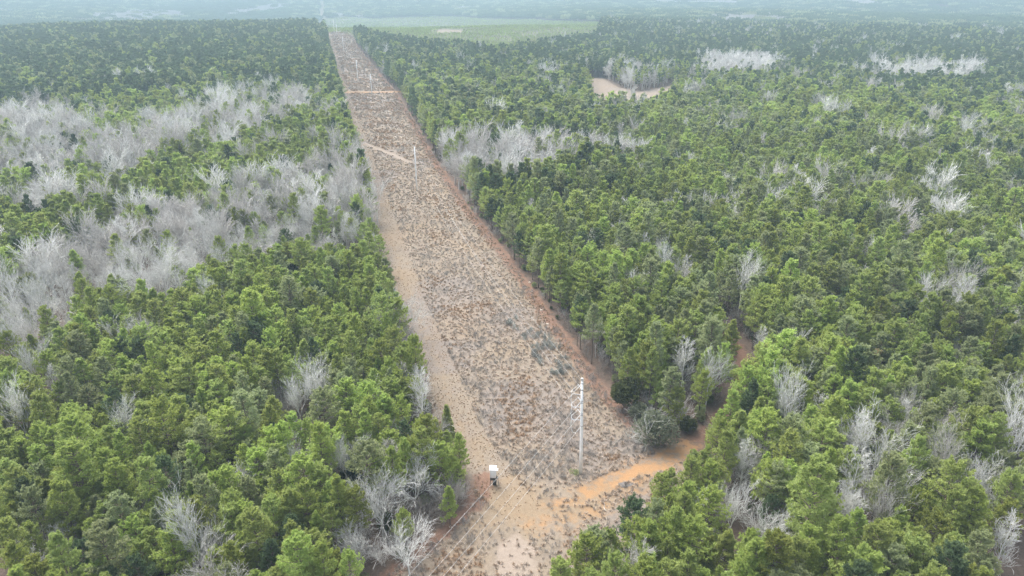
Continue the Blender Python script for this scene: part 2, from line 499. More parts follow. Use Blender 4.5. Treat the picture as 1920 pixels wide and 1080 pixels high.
def grow(segs, p, d, L, r, lvl, maxl, q, spread, kids, up):
    """recursive bare branch"""
    n = 3 if lvl < maxl else 1
    for i in range(n):
        d2 = d + np.array([q.gauss(0, .13), q.gauss(0, .13), q.gauss(0, .09) + up])
        d2 /= np.linalg.norm(d2)
        p2 = p + d2 * L / n
        r2 = max(r * (1 - .22), MINR[0])
        segs.append((p, p2, r, r2))
        p, d, r = p2, d2, r2
        if lvl < maxl:
            for _ in range(kids[min(lvl, len(kids) - 1)]):
                a = q.uniform(0, 2 * PI)
                perp = np.cross(d, np.array([math.cos(a), math.sin(a), .3])); perp /= np.linalg.norm(perp) + 1e-9
                s = q.uniform(.6, 1.2) * spread
                d3 = d * math.cos(s) + perp * math.sin(s)
                grow(segs, p, d3, L * q.uniform(.5, .72), max(r * .52, MINR[0]), lvl + 1, maxl, q, spread, kids, up)
MINR = [.02]

def bare_parts(kind, seed, h, minr=.016, maxl=4):
    q = random.Random(seed); MINR[0] = minr
    trunk, segs = [], []
    if kind == 'spreading':
        p = np.array([0, 0, -.5]); d = np.array([q.gauss(0, .05), q.gauss(0, .05), 1.0]); d /= np.linalg.norm(d)
        th = h * .28
        p2 = p + d * (th + .5); trunk.append((p, p2, h * .018 + .03, h * .014 + .02))
        for k in range(5):
            a = 2 * PI * k / 5 + q.uniform(-.4, .4); s = q.uniform(.35, .85)
            dd = np.array([math.cos(a) * math.sin(s), math.sin(a) * math.sin(s), math.cos(s)])
            grow(segs, p2 - d * q.uniform(0, th * .25), dd, h * q.uniform(.38, .50), h * .0085 + .01, 0, maxl, q, .60, [2, 2, 1, 1], .06)
    elif kind == 'upright':
        pts, ts = trunk_segs(h, h * .010 + .04, .07, 7, seed)
        trunk = ts
        for k in range(22):
            t = .22 + .76 * k / 22; i = min(int(t * 7), 6); f = t * 7 - i
            p = pts[i] * (1 - f) + pts[i + 1] * f
            a = q.uniform(0, 6.28); s = q.uniform(.5, .95)
            dd = np.array([math.cos(a) * math.sin(s), math.sin(a) * math.sin(s), math.cos(s)])
            grow(segs, p, dd, h * .21 * (1 - t) ** .6 * q.uniform(.7, 1.2) + .4, .028 + .03 * (1 - t), 1, maxl, q, .62, [2, 2, 1, 1], .08)
    elif kind == 'forked':
        p = np.array([0, 0, -.5]); d = np.array([q.gauss(0, .08), q.gauss(0, .08), 1.0]); d /= np.linalg.norm(d)
        th = h * .4
        p2 = p + d * (th + .5); trunk.append((p, p2, h * .014 + .04, h * .011 + .02))
        for k in range(3):
            a = 2 * PI * k / 3 + q.uniform(-.5, .5); s = q.uniform(.15, .5)
            dd = np.array([math.cos(a) * math.sin(s), math.sin(a) * math.sin(s), math.cos(s)])
            grow(segs, p2, dd, h * q.uniform(.38, .48), h * .0085 + .01, 0, maxl, q, .50, [2, 2, 1, 1], .11)
    elif kind == 'brush':
        for k in range(7):
            a = q.uniform(0, 6.28); s = q.uniform(.1, .8)
            dd = np.array([math.cos(a) * math.sin(s), math.sin(a) * math.sin(s), math.cos(s)])
            grow(segs, np.array([q.uniform(-.6, .6), q.uniform(-.6, .6), -.1]), dd, h * q.uniform(.6, .9), .035, 1, maxl, q, .6, [2, 2, 2], .04)
    return trunk, segs

def shrub_parts(h, R, n, blades, blen, bw, seed, cone=False):
    """leafy evergreen: leaf clumps over a lobed body, on a short multi-limbed stem"""
    q = random.Random(seed)
    lobes = [(np.array([q.uniform(-.45, .45) * R, q.uniform(-.45, .45) * R, h * q.uniform(.35, .7)]), R * q.uniform(.45, .7)) for _ in range(9)]
    cen, dr = [], []
    for i in range(n):
        if cone:
            t = q.random() ** 1.3; rr = R * (1 - t) ** .8 * (.75 + .25 * math.sin(t * 40)) * q.uniform(.75, 1.05); a = q.uniform(0, 6.28)
            p = np.array([math.cos(a) * rr, math.sin(a) * rr, h * (.06 + .94 * t)]); dd = np.array([math.cos(a), math.sin(a), .35])
        else:
            c, r_ = q.choice(lobes); v = np.array([q.gauss(0, 1), q.gauss(0, 1), q.gauss(0.3, 1)]); v /= np.linalg.norm(v)
            p = c + v * r_ * np.array([1, 1, h / (2.0 * R)]) * q.uniform(.75, 1.08); p[2] = max(p[2], .1); dd = v + np.array([0, 0, .3])
        cen.append(p); dr.append(dd)
    _, ts = trunk_segs(h * (.9 if cone else .6), .05 + h * .012, .05, 4, seed)
    limbs = []
    for k in range(10):
        c = cen[q.randrange(len(cen))]; limbs.append((np.array([0, 0, h * .12]), c * np.array([.85, .85, .9]), .06, .02))
    return ts, limbs, tufts(np.array(cen), np.array(dr), blades, blen, bw, .9)

# ------------------------------------------------------------------ object helpers
def thing(name, loc, rz=0.0, s=(1, 1, 1), rot=None):
    o = bpy.data.objects.new(name, None); COL.objects.link(o)
    o.location = loc; o.rotation_euler = rot if rot else (0, 0, rz); o.scale = s
    o.empty_display_size = .5
    return o

def tag(o, label=None, cat=None, group=None, kind=None):
    if label: o['label'] = label
    if cat: o['category'] = cat
    if group: o['group'] = group
    if kind: o['kind'] = kind
    return o

def mobj(name, me, parent=None):
    o = bpy.data.objects.new(name, me); COL.objects.link(o)
    if parent is not None: o.parent = parent
    return o

def stuff_points(name, colls, pts, idx, rot, scl, label, cat):
    """ONE stuff object: instances of the meshes of a collection on given points"""
    me = bpy.data.meshes.new(name)
    n = len(pts)
    me.vertices.add(n); me.vertices.foreach_set("co", np.asarray(pts, np.float32).reshape(-1))
    a = me.attributes.new("idx", 'INT', 'POINT'); a.data.foreach_set("value", np.asarray(idx, np.int32))
    a = me.attributes.new("rot", 'FLOAT_VECTOR', 'POINT'); a.data.foreach_set("vector", np.asarray(rot, np.float32).reshape(-1))
    a = me.attributes.new("scl", 'FLOAT_VECTOR', 'POINT'); a.data.foreach_set("vector", np.asarray(scl, np.float32).reshape(-1))
    o = mobj(name, me)
    ng = bpy.data.node_groups.new(name + "_scatter", 'GeometryNodeTree')
    ng.interface.new_socket("Geometry", in_out='INPUT', socket_type='NodeSocketGeometry')
    ng.interface.new_socket("Geometry", in_out='OUTPUT', socket_type='NodeSocketGeometry')
    N, L = ng.nodes, ng.links
    gi = N.new('NodeGroupInput'); go = N.new('NodeGroupOutput')
    ci = N.new('GeometryNodeCollectionInfo'); ci.inputs['Collection'].default_value = colls
    ci.inputs['Separate Children'].default_value = True; ci.inputs['Reset Children'].default_value = True
    ip = N.new('GeometryNodeInstanceOnPoints'); ip.inputs['Pick Instance'].default_value = True
    def na(nm, t):
        x = N.new('GeometryNodeInputNamedAttribute'); x.data_type = t; x.inputs['Name'].default_value = nm
        return [s for s in x.outputs if s.enabled and s.name == 'Attribute'][0]
    L.new(gi.outputs[0], ip.inputs['Points']); L.new(ci.outputs[0], ip.inputs['Instance'])
    L.new(na("idx", 'INT'), ip.inputs['Instance Index'])
    er = N.new('FunctionNodeEulerToRotation')
    L.new(na("rot", 'FLOAT_VECTOR'), er.inputs[0]); L.new(er.outputs[0], ip.inputs['Rotation'])
    L.new(na("scl", 'FLOAT_VECTOR'), ip.inputs['Scale'])
    L.new(ip.outputs[0], go.inputs[0])
    md = o.modifiers.new("scatter", 'NODES'); md.node_group = ng
    tag(o, label, cat, None, 'stuff')
    return o

def variants(cname, meshes):
    c = bpy.data.collections.new(cname)
    for i, me in enumerate(meshes):
        o = bpy.data.objects.new("%s_%03d" % (cname, i), me)
        c.objects.link(o)
    return c

# ------------------------------------------------------------------ ground
def build_ground():
    azf = np.arange(-48, 48.001, .25)
    azb = np.arange(50, 310.1, 6.5)
    az = np.radians(np.concatenate([azf, azb]))
    rs = [4.0, 12, 22, 34, 46, 56]
    r = 64.0
    while r < 40000:
        rs.append(r); r *= 1.0062 if r < 1800 else (1.012 if r < 7000 else 1.12)
    rs = np.array(rs)
    A, Rr = np.meshgrid(az, rs)
    X = np.sin(A) * Rr; Y = np.cos(A) * Rr
    Z = terrain(X, Y)
    Z = np.where(Rr > 7000, terrain(X * 0 + 0, Y * 0 + 7000) * 0 + Z * np.clip(1 - (Rr - 7000) / 4000, 0, 1), Z)
    V = np.stack([X.ravel(), Y.ravel(), Z.ravel()], 1)
    V = np.vstack([V, [[0, 0, 0]]])
    nr, na_ = A.shape
    i, j = np.meshgrid(np.arange(nr - 1), np.arange(na_), indexing='ij')
    j2 = (j + 1) % na_
    F = np.stack([i * na_ + j, i * na_ + j2, (i + 1) * na_ + j2, (i + 1) * na_ + j], -1).reshape(-1, 4)[:, ::-1]
    j = np.arange(na_); T = np.stack([np.full(na_, nr * na_), (j + 1) % na_, j], 1)
    me = np_mesh("ground", V, [F, T], [ground_material()], smooth_=True)
    x, y = V[:, 0], V[:, 1]
    def soft(d, w): return np.clip(.5 + d / (2 * w), 0, 1)
    rr = np.hypot(x, y)
    wv = 1.6 + rr * .002
    cor = soft(sdist(x, y, corridor) + .8, wv)
    cor = np.maximum(cor, soft(sdist(x, y, strip_far), 6)); cor = np.maximum(cor, soft(sdist(x, y, field), 4))
    cor = np.maximum(cor, soft(sdist(x, y, pasture), 20) * .55); cor = np.maximum(cor, soft(7 - dist_line(x, y, strip_ridge), 6) * .8)
    cor = np.maximum(cor, soft(sdist(x, y, brown_cut), 10))
    cl = soft(1.0 + 1.9 * np.clip((x - 12) / 15, 0, 1) - dist_line(x, y, clay), 2.4) * np.clip((x + 10) / 20, .55, 1.15)
    cl = np.maximum(cl, soft(2.5 - dist_line(x, y, P([(1240, 880), (1150, 935), (1080, 975), (1000, 985)])), 3) * .55)
    cl = np.maximum(cl, soft(6 - dist_line(x, y, cross_road), 3.5) * .95)
    rust = soft(1.1 - dist_line(x, y, left_track), 3.0) * .7
    rust = np.maximum(rust, soft(sdist(x, y, P([(1100, 900), (1250, 850), (1270, 880), (1150, 960), (1060, 985), (1010, 960)])), 3.5) * .9)
    rust = np.maximum(rust, soft(sdist(x, y, P([(900, 890), (950, 905), (1010, 900), (1060, 960), (1010, 1000), (940, 980), (880, 1000)])), 4) * .75)
    rust = np.maximum(rust, soft(3 - dist_line(x, y, P([(960, 900), (1000, 960), (990, 1000)])), 3.5) * .8)
    grey = soft(1.5 - dist_line(x, y, P([(975, 605), (1010, 640), (1040, 690)])), 4)
    grey = np.maximum(grey, soft(3 - dist_line(x, y, P([(1140, 900), (1200, 905), (1150, 950)])), 3))
    grey = np.maximum(grey, smooth((vnoise(x, y, 26, 3) - .52) / .2) * cor)
    band = np.abs(vnoise(x, y, 14, 5) - .5) < .0
    pale = soft(sdist(x, y, pale_patch), 1.8)
    pale = np.maximum(pale, soft(1.6 - dist_line(x, y, diag_track), 2)); pale = np.maximum(pale, soft(sdist(x, y, field), 6) * .5)
    pale = np.maximum(pale, soft(sdist(x, y, strip_far), 8) * .7)
    pale = np.maximum(pale, soft(5 - dist_line(x, y, [cross_road[1], cross_road[2]]), 4)); pale = np.maximum(pale, soft(9 - dist_line(x, y, P([(634, 145), (660, 146), (695, 150)])), 8)); pale = np.maximum(pale, soft(4 - dist_line(x, y, P([(672, 160), (690, 160)])), 5))
    grn = np.maximum(smooth((rr - 1700) / 500), soft(sdist(x, y, plantation), 20))
    grn = grn * (1 - cor)
    straw = soft(2.2 - dist_line(x, y, straw_line), 2.0)
    straw = np.maximum(straw, soft(2.0 - dist_line(x, y, road), 1.6))
    straw = np.maximum(straw, soft(1.4 - dist_line(x, y, L_edge[1:4]), 1.2)); straw = np.maximum(straw, soft(2.4 - dist_line(x, y, [(-8, 113), (-6, 121)]), 2))
    straw = straw * (1 - np.clip(cl, 0, 1))
    for nm, ch in (("zone_a", (cor, cl, rust, np.ones_like(cor))), ("zone_b", (grey, pale, grn, straw))):
        a = me.color_attributes.new(nm, 'FLOAT_COLOR', 'POINT')
        a.data.foreach_set("color", np.stack(ch, 1).astype(np.float32).reshape(-1))
    g = mobj("ground", me); tag(g, kind='structure')
    return g
build_ground()

# ------------------------------------------------------------------ tree models
TINTS = ['needle_mid', 'needle_bright', 'needle_yellow', 'needle_dull', 'needle_dark']
pine_spec = [   # h, R, crown base, (taper, base fullness)
    (15.5, 3.25, .36, (.52, .75)), (17.0, 2.9, .40, (.66, .8)), (14.0, 3.6, .30, (.46, .7)),
    (16.0, 3.8, .44, (.44, .65)), (17.5, 3.1, .46, (.54, .7)), (13.0, 2.5, .25, (.88, .9))]
pine_hi = []          # per shape: trunk mesh, {tint: crown mesh}, joined mesh per tint
for i, (h, R, cb, shp) in enumerate(pine_spec):
    ts, limbs, (tV, tF, tt) = pine_parts(h, R, cb, shp, 1250, 8, .42, .125, 100 + i)
    V1, F1 = tubes(ts, 6); V2, F2 = tubes(limbs, 3)
    tm = np_mesh("trunk", V1, [F1], [M['bark']], smooth_=True)
    cm, jm = [], []
    for tn in TINTS:
        V, F, mi, tf = mesh_join([(V2, F2, 0, None), (tV, tF, 1, tt)])
        cm.append(np_mesh("crown", V, F, [M['bark'], M[tn]], mi, tf))
        V, F, mi, tf = mesh_join([(V1, F1, 0, None), (V2, F2, 0, None), (tV, tF, 1, tt)])
        jm.append(np_mesh("pine", V, F, [M['bark'], M[tn]], mi, tf))
    pine_hi.append((tm, cm, jm))
pine_lo = []
for i, (h, R, cb, shp) in enumerate(pine_spec):
    ts, limbs, (tV, tF, tt) = pine_parts(h, R, cb, shp, 250, 6, .88, .32, 200 + i, False)
    V1, F1 = tubes(ts, 3)
    js = []
    for tn in TINTS:
        V, F, mi, tf = mesh_join([(V1, F1, 0, None), (tV, tF, 1, tt)])
        js.append(np_mesh("pine_far", V, F, [M['bark'], M[tn]], mi, tf))
    pine_lo.append(js)

bare_spec = [('spreading', 11, 14), ('spreading', 12, 12), ('upright', 13, 16), ('upright', 14, 14), ('forked', 15, 15), ('forked', 16, 13), ('upright', 17, 11)]
bare_hi = []
for i, (k, sd_, h) in enumerate(bare_spec):
    tr, sg = bare_parts(k, sd_, h)
    V1, F1 = tubes(tr, 6); V2, F2 = tubes(sg, 3)
    print("bare", k, len(sg))
    rowm = []
    for mt in ('bare', 'bare_tan'):
        V, F, mi, tf = mesh_join([(V1, F1, 0, None), (V2, F2, 0, None)])
        rowm.append((np_mesh("trunk", V1, [F1], [M[mt]], smooth_=True), np_mesh("crown", V2, [F2], [M[mt]]), np_mesh("bare_tree", V, F, [M[mt]], mi, tf)))
    bare_hi.append(rowm)
bare_mid = []
for i, (k, sd_, h) in enumerate(bare_spec):
    tr, sg = bare_parts(k, sd_ + 80, h, .041, 3)
    for mt in ('bare', 'bare_tan'):
        V, F, mi, tf = mesh_join([(*tubes([(a, b, r0_ * 1.6, r1_ * 1.6) for a, b, r0_, r1_ in tr], 5), 0, None), (*tubes(sg, 3), 0, None)])
        bare_mid.append(np_mesh("bare_mid", V, [*F], [M[mt]], mi, tf))
bare_lo = []
for i, (k, sd_, h) in enumerate(bare_spec[:6]):
    tr, sg = bare_parts(k, sd_ + 40, h, .036, 3)
    V, F, mi, tf = mesh_join([(*tubes(tr, 3), 0, None), (*tubes(sg, 3), 0, None)])
    bare_lo.append(np_mesh("bare_far", V, F, [M['bare_tan' if i % 2 else 'bare']], mi, tf))

# ------------------------------------------------------------------ tree positions
def grid_points(r0, r1, s0, s1, half=44):
    """jittered points in the view wedge, spacing growing from s0 to s1"""
    out = []
    r = r0
    row = 0
    while r < r1:
        s = s0 + (s1 - s0) * (r - r0) / (r1 - r0)
        n = int(2 * math.radians(half) * r / s)
        a = (np.arange(n) + .5 * (row % 2)) / n * 2 * math.radians(half) - math.radians(half)
        a = a + rng.uniform(-.34, .34, n) * s / r
        q = r + rng.uniform(-.34, .34, n) * s
        out.append(np.stack([np.sin(a) * q, np.cos(a) * q], 1))
        r += s * .87; row += 1
    return np.concatenate(out)

pts = grid_points(66, 620, 4.05, 4.8)
pts = np.concatenate([pts, grid_points(620, 2000, 5.1, 6.3)])
x, y = pts[:, 0], pts[:, 1]
clear = sdist(x, y, corridor) > -1.6
clear |= dist_line(x, y, road) < 3.9
clear |= dist_line(x, y, clay) < 5.5
clear |= sdist(x, y, strip_far) > -3
clear |= sdist(x, y, field) > -2
clear |= inside(x, y, plantation)
clear |= dist_line(x, y, [(1, 0), (2, 1)]) < 0
pts = pts[~clear]; x, y = pts[:, 0], pts[:, 1]
r = np.hypot(x, y)
az = np.degrees(np.arctan2(x, y))

pbare = np.full(len(pts), .0)
for poly, dens in bare_zones:
    d = sdist(x, y, poly) + (vnoise(x, y, 12, 9) - .5) * 10 * np.clip(r / 250, .5, 3)
    pbare = np.maximum(pbare, dens * (d > 0))
right = az > 0
sc = vnoise(x, y, 16, 21)
pbare = np.maximum(pbare, np.where(right, .08, .05) * np.where(r > 800, .4, 1) * (sc > .45))
pbare = np.maximum(pbare, .22 * (sc > .80) * (r < 900))
isbare = rng.random(len(pts)) < pbare
# keep far mature stand on the left free of bare trees
mature_L = P([(-80, 205), (130, 190), (330, 170), (470, 150), (560, 165), (640, 190), (600, 30), (-80, 30)], 12)
isM = inside(x, y, mature_L)
isbare &= ~(isM & (rng.random(len(pts)) < .97))
# gaps where the ground shows
thin = isbare & (rng.random(len(pts)) < .36) & (pbare > .3)
gap = (vnoise(x, y, 9, 33) < .12) & (r < 500)
drop = (gap & (rng.random(len(pts)) < .6)) | thin

H = 1.0 + .22 * (vnoise(x, y, 22, 41) - .5) + rng.normal(0, .13, len(pts))
matR = (az < 9) & (y > 300) & (sdist(x, y, corridor) < 0) & (x > -y * .26) & (r > 300)
H = np.where(isM, H * 1.18, H)
H = np.where(matR, H * 1.15, H)
nearL = (x < 0) & (r < 260)
H = np.where(nearL, H * .88, H)
edge = sdist(x, y, corridor) > -6
H = np.where(edge & (y < 130), H * .8, H)
H = np.clip(H, .5, 1.5)
Zt = terrain(x, y)

# tint: mid, bright, yellow, dull, dark
tint = np.zeros(len(pts), int)
u = rng.random(len(pts)); reg = vnoise(x, y, 45, 51)
pr = np.zeros((len(pts), 5))
pr[:] = (.42, .28, .05, .17, .08)
pr[nearL] = (.36, .36, .08, .16, .04)
pr[(x > 20) & (r < 600)] = (.38, .24, .07, .26, .05)
pr[matR] = (.40, .12, .02, .20, .26)
pr[isM] = (.22, .03, .0, .15, .60)
fr = 1.2 * smooth((r - 380) / 650)[:, None]
pr = pr * (1 - .8 * fr) + np.array([.06, .0, .0, .12, .82]) * .8 * fr
pr[:, 1] *= .4 + 1.2 * reg; pr[:, 3] *= .4 + 1.2 * (1 - reg)
cum = np.cumsum(pr / pr.sum(1, keepdims=True), 1)
tint = (u[:, None] > cum).sum(1).clip(0, 4)
shape = rng.integers(0, 6, len(pts))
shape = np.where((isM | matR) & (rng.random(len(pts)) < .8), rng.choice([1, 3, 4], len(pts)), shape)
shape = np.where(edge & (shape == 5), 0, shape)

# hand-placed trees: image position of mid crown, kind, height, variant
named_bare = [
    # px, py, variant, height, label
    (1780, 572, 2, 21, 'tall slender pale bare tree leaning right above the green canopy on the right', .16),
    (1643, 862, 0, 17, 'large pale bare tree with broad forked limbs in the lower right forest', 0),
    (1607, 828, 2, 17, 'narrow pale bare tree just left of the broad forked bare tree', 0),
    (1577, 960, 3, 15, 'slim pale bare trunk with short side twigs in the lower right', 0),
    (1592, 975, 6, 14, 'slim pale bare tree right beside its twin in the lower right', 0),
    (1895, 850, 4, 17, 'big bare tree with crooked bright limbs near the right edge', 0),
    (1838, 925, 1, 14, 'grey rounded fine-twigged bare tree near the right edge', 0),
    (1880, 1020, 3, 15, 'thin pale bare tree rising in the bottom right corner', 0),
    (1905, 755, 5, 11, 'small bright bare treetop at the right edge', 0),
    (1375, 424, 5, 13, 'pale bare treetop with upswept twigs in the middle right canopy', 0),
    (1286, 512, 3, 14, 'grey bare tree alone in the green stand right of the cleared strip', 0),
    (1390, 548, 4, 15, 'pale bare tree beside a dark gap in the right forest', 0),
    (1234, 347, 1, 9, 'small round pale bare crown among pines right of the strip', 0),
    (1357, 362, 5, 14, 'grey bare tree with a trunk pair in the upper right forest', 0),
    (1810, 430, 1, 9, 'low flat pale bare crown in the right forest', 0),
    (1890, 437, 3, 12, 'pale bare tree near the right edge at mid height', 0),
    (1860, 280, 2, 18, 'tall bare tree, rightmost of the upper right bare trio', 0),
    (1808, 256, 4, 18, 'bright crooked bare tree, middle of the upper right bare trio', 0),
    (1766, 262, 0, 13, 'round bare crown, leftmost of the upper right bare trio', 0),
    (1661, 550, 1, 9, 'small grey rounded bare crown in the right forest', 0),
    (1475, 792, 4, 15, 'bare tree with upswept limbs in a dark gap right of the dirt road', 0),
    (1532, 778, 3, 13, 'thin bare tree in the gap right of the dirt road', 0),
    (1441, 1000, 1, 11, 'dense round tan bare tree in the lower right', 0),
    (1368, 975, 5, 11, 'bushy pale bare tree in the lower right beside the shadowed gap', 0),
    (1392, 875, 3, 14, 'thin grey bare tree inside the near right forest', 0),
    (1283, 680, 3, 16, 'thin bare tree at the stand edge above the big pole', 0),
    (1478, 668, 5, 11, 'small bare tree in the dark hollow above the dirt road', 0),
    (1557, 578, 6, 10, 'tiny bright bare spire in the middle of the right forest', 0),
    (1617, 525, 6, 11, 'bare spire with few twigs in the right forest', 0),
    (790, 745, 2, 17, 'tall ragged grey bare tree at the left edge of the strip', 0),
    (775, 905, 0, 12, 'full rounded pale bare tree near the white box stand', 0),
    (714, 948, 1, 13, 'wide spreading pale bare tree left of the white box stand', 0),
    (650, 880, 5, 11, 'pale bare tree against a dark evergreen in the lower left', 0),
    (666, 1025, 1, 9, 'low rounded pale bare tree at the bottom left of the wires', 0),
    (765, 1035, 0, 10, 'pale bare tree under the power wires at the bottom', 0),
    (578, 880, 0, 11, 'wide pale bare tree in the lower left forest', 0),
    (592, 752, 4, 13, 'grey bare tree in a gap of the left forest', 0),
    (560, 765, 5, 12, 'grey bare tree left of its neighbour in the left forest gap', 0),
    (38, 795, 5, 14, 'pale bare tree near the left edge, low in the photo', 0),
    (65, 705, 5, 13, 'fan-shaped bare tree near the left edge', 0),
    (102, 720, 3, 12, 'narrow bare tree near the left edge beside the fan-shaped one', 0),
    (300, 520, 0, 21, 'largest spreading bare tree with fanned pale limbs in the left forest', 0),
    (382, 470, 0, 15, 'spreading bare tree right of the largest fanned one', 0),
    (758, 590, 0, 12, 'bushy grey-white bare tree hanging over the left edge of the strip', 0),
    (88, 580, 5, 17, 'dense pale bare tree with a long clean trunk at the left', 0),
    (20, 555, 4, 18, 'pale bare tree with bright heavy limbs at the left edge', 0),
    (125, 560, 2, 17, 'upright pale bare tree in the left group', 0),
    (25, 655, 4, 14, 'bright bare tree at the left edge above the green stand', 0),
    (85, 385, 0, 15, 'isolated broad pale bare crown in the upper left pines', 0),
    (345, 148, 0, 15, 'pale bare crown at the foot of the dark far left stand', 0),
    (247, 168, 0, 15, 'broad white bare crown below the dark far left stand', 0),
    (72, 198, 0, 15, 'wide bare tree at the upper left edge of the bare wood', 0),
    (104, 194, 5, 14, 'bare tree beside dark pine trunks in the upper left', 0),
    (1178, 150, 0, 17, 'big pale bare tree standing in the sandy clearing', 0),
    (1283, 248, 5, 13, 'grey bare tree right of the sandy clearing', 0),
    (1525, 245, 5, 13, 'grey bare tree in the upper right pines', 0),
    (690, 325, 2, 18, 'tall white bare trunk at the left edge of the strip', 0),
    (655, 335, 2, 17, 'white bare tree just inside the left edge of the strip', 0),
    (705, 380, 5, 15, 'bushy grey bare tree against the left edge of the strip', 0),
]
trees = []    # dict rows for the individually built ones

def place_px(px, py, h, f=.62):
    return unp(px, py, h * f)

nb = []
for (px, py, v, h, lab, lean) in named_bare:
    a, b_ = place_px(px, py, h)
    nb.append((a, b_, v, h, lab, lean))
special = [   # px, py, kind, height, label, category
    (547, 512, 'cedar_wide', 11, 'broad dark green evergreen standing at the lower edge of the left bare wood', 'evergreen tree'),
    (1728, 1058, 'holly', 9, 'dark glossy rounded evergreen among yellow-green pines at the bottom right', 'evergreen tree'),
    (668, 880, 'holly', 9, 'deep green evergreen behind a pale bare tree in the lower left', 'evergreen tree'),
    (838, 790, 'column', 9, 'narrow columnar evergreen at the left edge of the strip', 'evergreen tree'),
    (304, 452, 'cedar', 10, 'slim dark evergreen among bare trees in the left wood', 'evergreen tree'),
    (1172, 742, 'olive', 8.6, 'round dark olive bush at the right edge of the strip by the big pole', 'bush'),
    (1225, 805, 'sage', 8.4, 'big grey-green tangled bush where the dirt road meets the strip', 'bush'),
    (663, 482, 'cedar', 8, 'squat dark evergreen inside the left edge bare trees', 'evergreen tree'),
    (1199, 770, 'sagesmall', 4.5, 'small grey bush left of the big tangled bush', 'bush'),
    (1079, 887, 'weeds', .5, 'small patch of fresh green weeds at the foot of the nearest pole', 'weeds'),
    (1290, 795, 'olivesmall', 4, 'low green shrub on the dirt road verge', 'bush'),
    (1262, 745, 'olivesmall', 5, 'low olive shrub under the pines behind the tangled bush', 'bush'),
]
sp = []
for s in special:
    a, b_ = place_px(s[0], s[1], s[3], .5)
    sp.append((a, b_, *s[2:]))
sp_pines = [   # px, py, h, shape, tint, label
    (842, 938, 9.5, 5, 1, 'small bright green pine with stacked rounded tufts beside the white box stand'),
    (645, 805, 11, 5, 2, 'young yellow-green pine in the lower left forest'),
    (1185, 985, 15, 2, 4, 'broad dark pine at the edge of the strip, bottom centre'),
    (1750, 1010, 15, 2, 2, 'broad yellow-green pine in the bottom right'),
    (1637, 690, 14, 1, 5, 'pine with a small rust-brown dead crown top in the right forest'),
    (18, 655, 14, 3, 2, 'pale yellow-green pine at the left edge of the photo'),
    (1712, 965, 14, 3, 2, 'yellow-green pine left of the broad yellow-green one in the bottom right'),
    (1880, 985, 15, 0, 2, 'tall yellow-green pine near the right edge at the bottom'),
    (1600, 1000, 15, 1, 1, 'tall bright green pine at the bottom right, beside pale bare trunks'),
    (1255, 915, 12, 0, 0, 'pine on the near side of the orange clay track'),
    (690, 760, 16, 3, 1, 'wide bright pine near the left edge of the strip'),
    (740, 650, 16, 3, 0, 'tall full pine on the left edge of the strip beyond the bare tree'),
]
spp = []
for (px, py, h, shp, tn, lab) in sp_pines:
    a, b_ = place_px(px, py, h, .68); spp.append((a, b_, h, shp, tn, lab))
block = [(t[0], t[1], 3.6 if t[3] < 16 else (4.5 if t[3] < 20 else 7)) for t in nb] + [(t[0], t[1], 4.0) for t in sp] + [(t[0], t[1], 3.8) for t in spp]
for (a, b_, rr_) in block:
    drop |= (np.hypot(x - a, y - b_) < rr_)
# keep sight lines to the big bare trees and the bushes at the road mouth
for (a, b_, rr_) in [(t[0], t[1], 0) for t in nb[:50]] + [(t[0], t[1], 0) for t in sp]:
    q_ = math.hypot(a, b_); ux, uy = a / q_, b_ / q_
    along = (a - x) * ux + (b_ - y) * uy; across = np.abs((x - a) * uy - (y - b_) * ux)
    drop |= (along > 0) & (along < 9) & (across < 3.0)
near_road = np.zeros(len(x), bool)
for (a, b_) in [(road[i][0] + (road[i + 1][0] - road[i][0]) * f, road[i][1] + (road[i + 1][1] - road[i][1]) * f) for i in range(len(road) - 4) for f in (0, .33, .66)]:
    q_ = math.hypot(a, b_); ux, uy = a / q_, b_ / q_
    along = (a - x) * ux + (b_ - y) * uy; across = np.abs((x - a) * uy - (y - b_) * ux)
    near_road |= (along > 0) & (along < 10) & (across < 2.6)
H = np.where(near_road, H * .55, H)
keep = ~drop
x, y, Zt, H, tint, shape, isbare, r, isM, matR = [v[keep] for v in (x, y, Zt, H, tint, shape, isbare, r, isM, matR)]
rotz = rng.uniform(0, 2 * PI, len(x))
wide = rng.uniform(.78, 1.22, len(x))

def slant(a, b_, z): return np.sqrt(a ** 2 + b_ ** 2 + (CAM_H - z) ** 2)
def inframe(a, b_, z, m=0):
    px, py, D = project(a, b_, z)
    return (px > -m) & (px < 1920 + m) & (py > -m) & (py < 1080 + m)

# the 300 pines / bare trees that show largest
specH = np.array([s[0] for s in pine_spec])
pi_ = np.where(~isbare)[0]
vis = inframe(x[pi_], y[pi_], Zt[pi_] + specH[shape[pi_]] * H[pi_] * .8)
size = specH[shape[pi_]] * H[pi_] / slant(x[pi_], y[pi_], 10)
order = pi_[np.argsort(-(size * vis))]
N_PINE = 292
ind_p = order[:N_PINE]; rest_p = order[N_PINE:]
bi_ = np.where(isbare)[0]
visb = inframe(x[bi_], y[bi_], Zt[bi_] + 9)
orderb = bi_[np.argsort(-(visb / slant(x[bi_], y[bi_], 9)))]
N_BARE = 300 - len(nb)
ind_b = orderb[:N_BARE]; rest_b = orderb[N_BARE:]
bshape = rng.integers(0, 7, len(x))

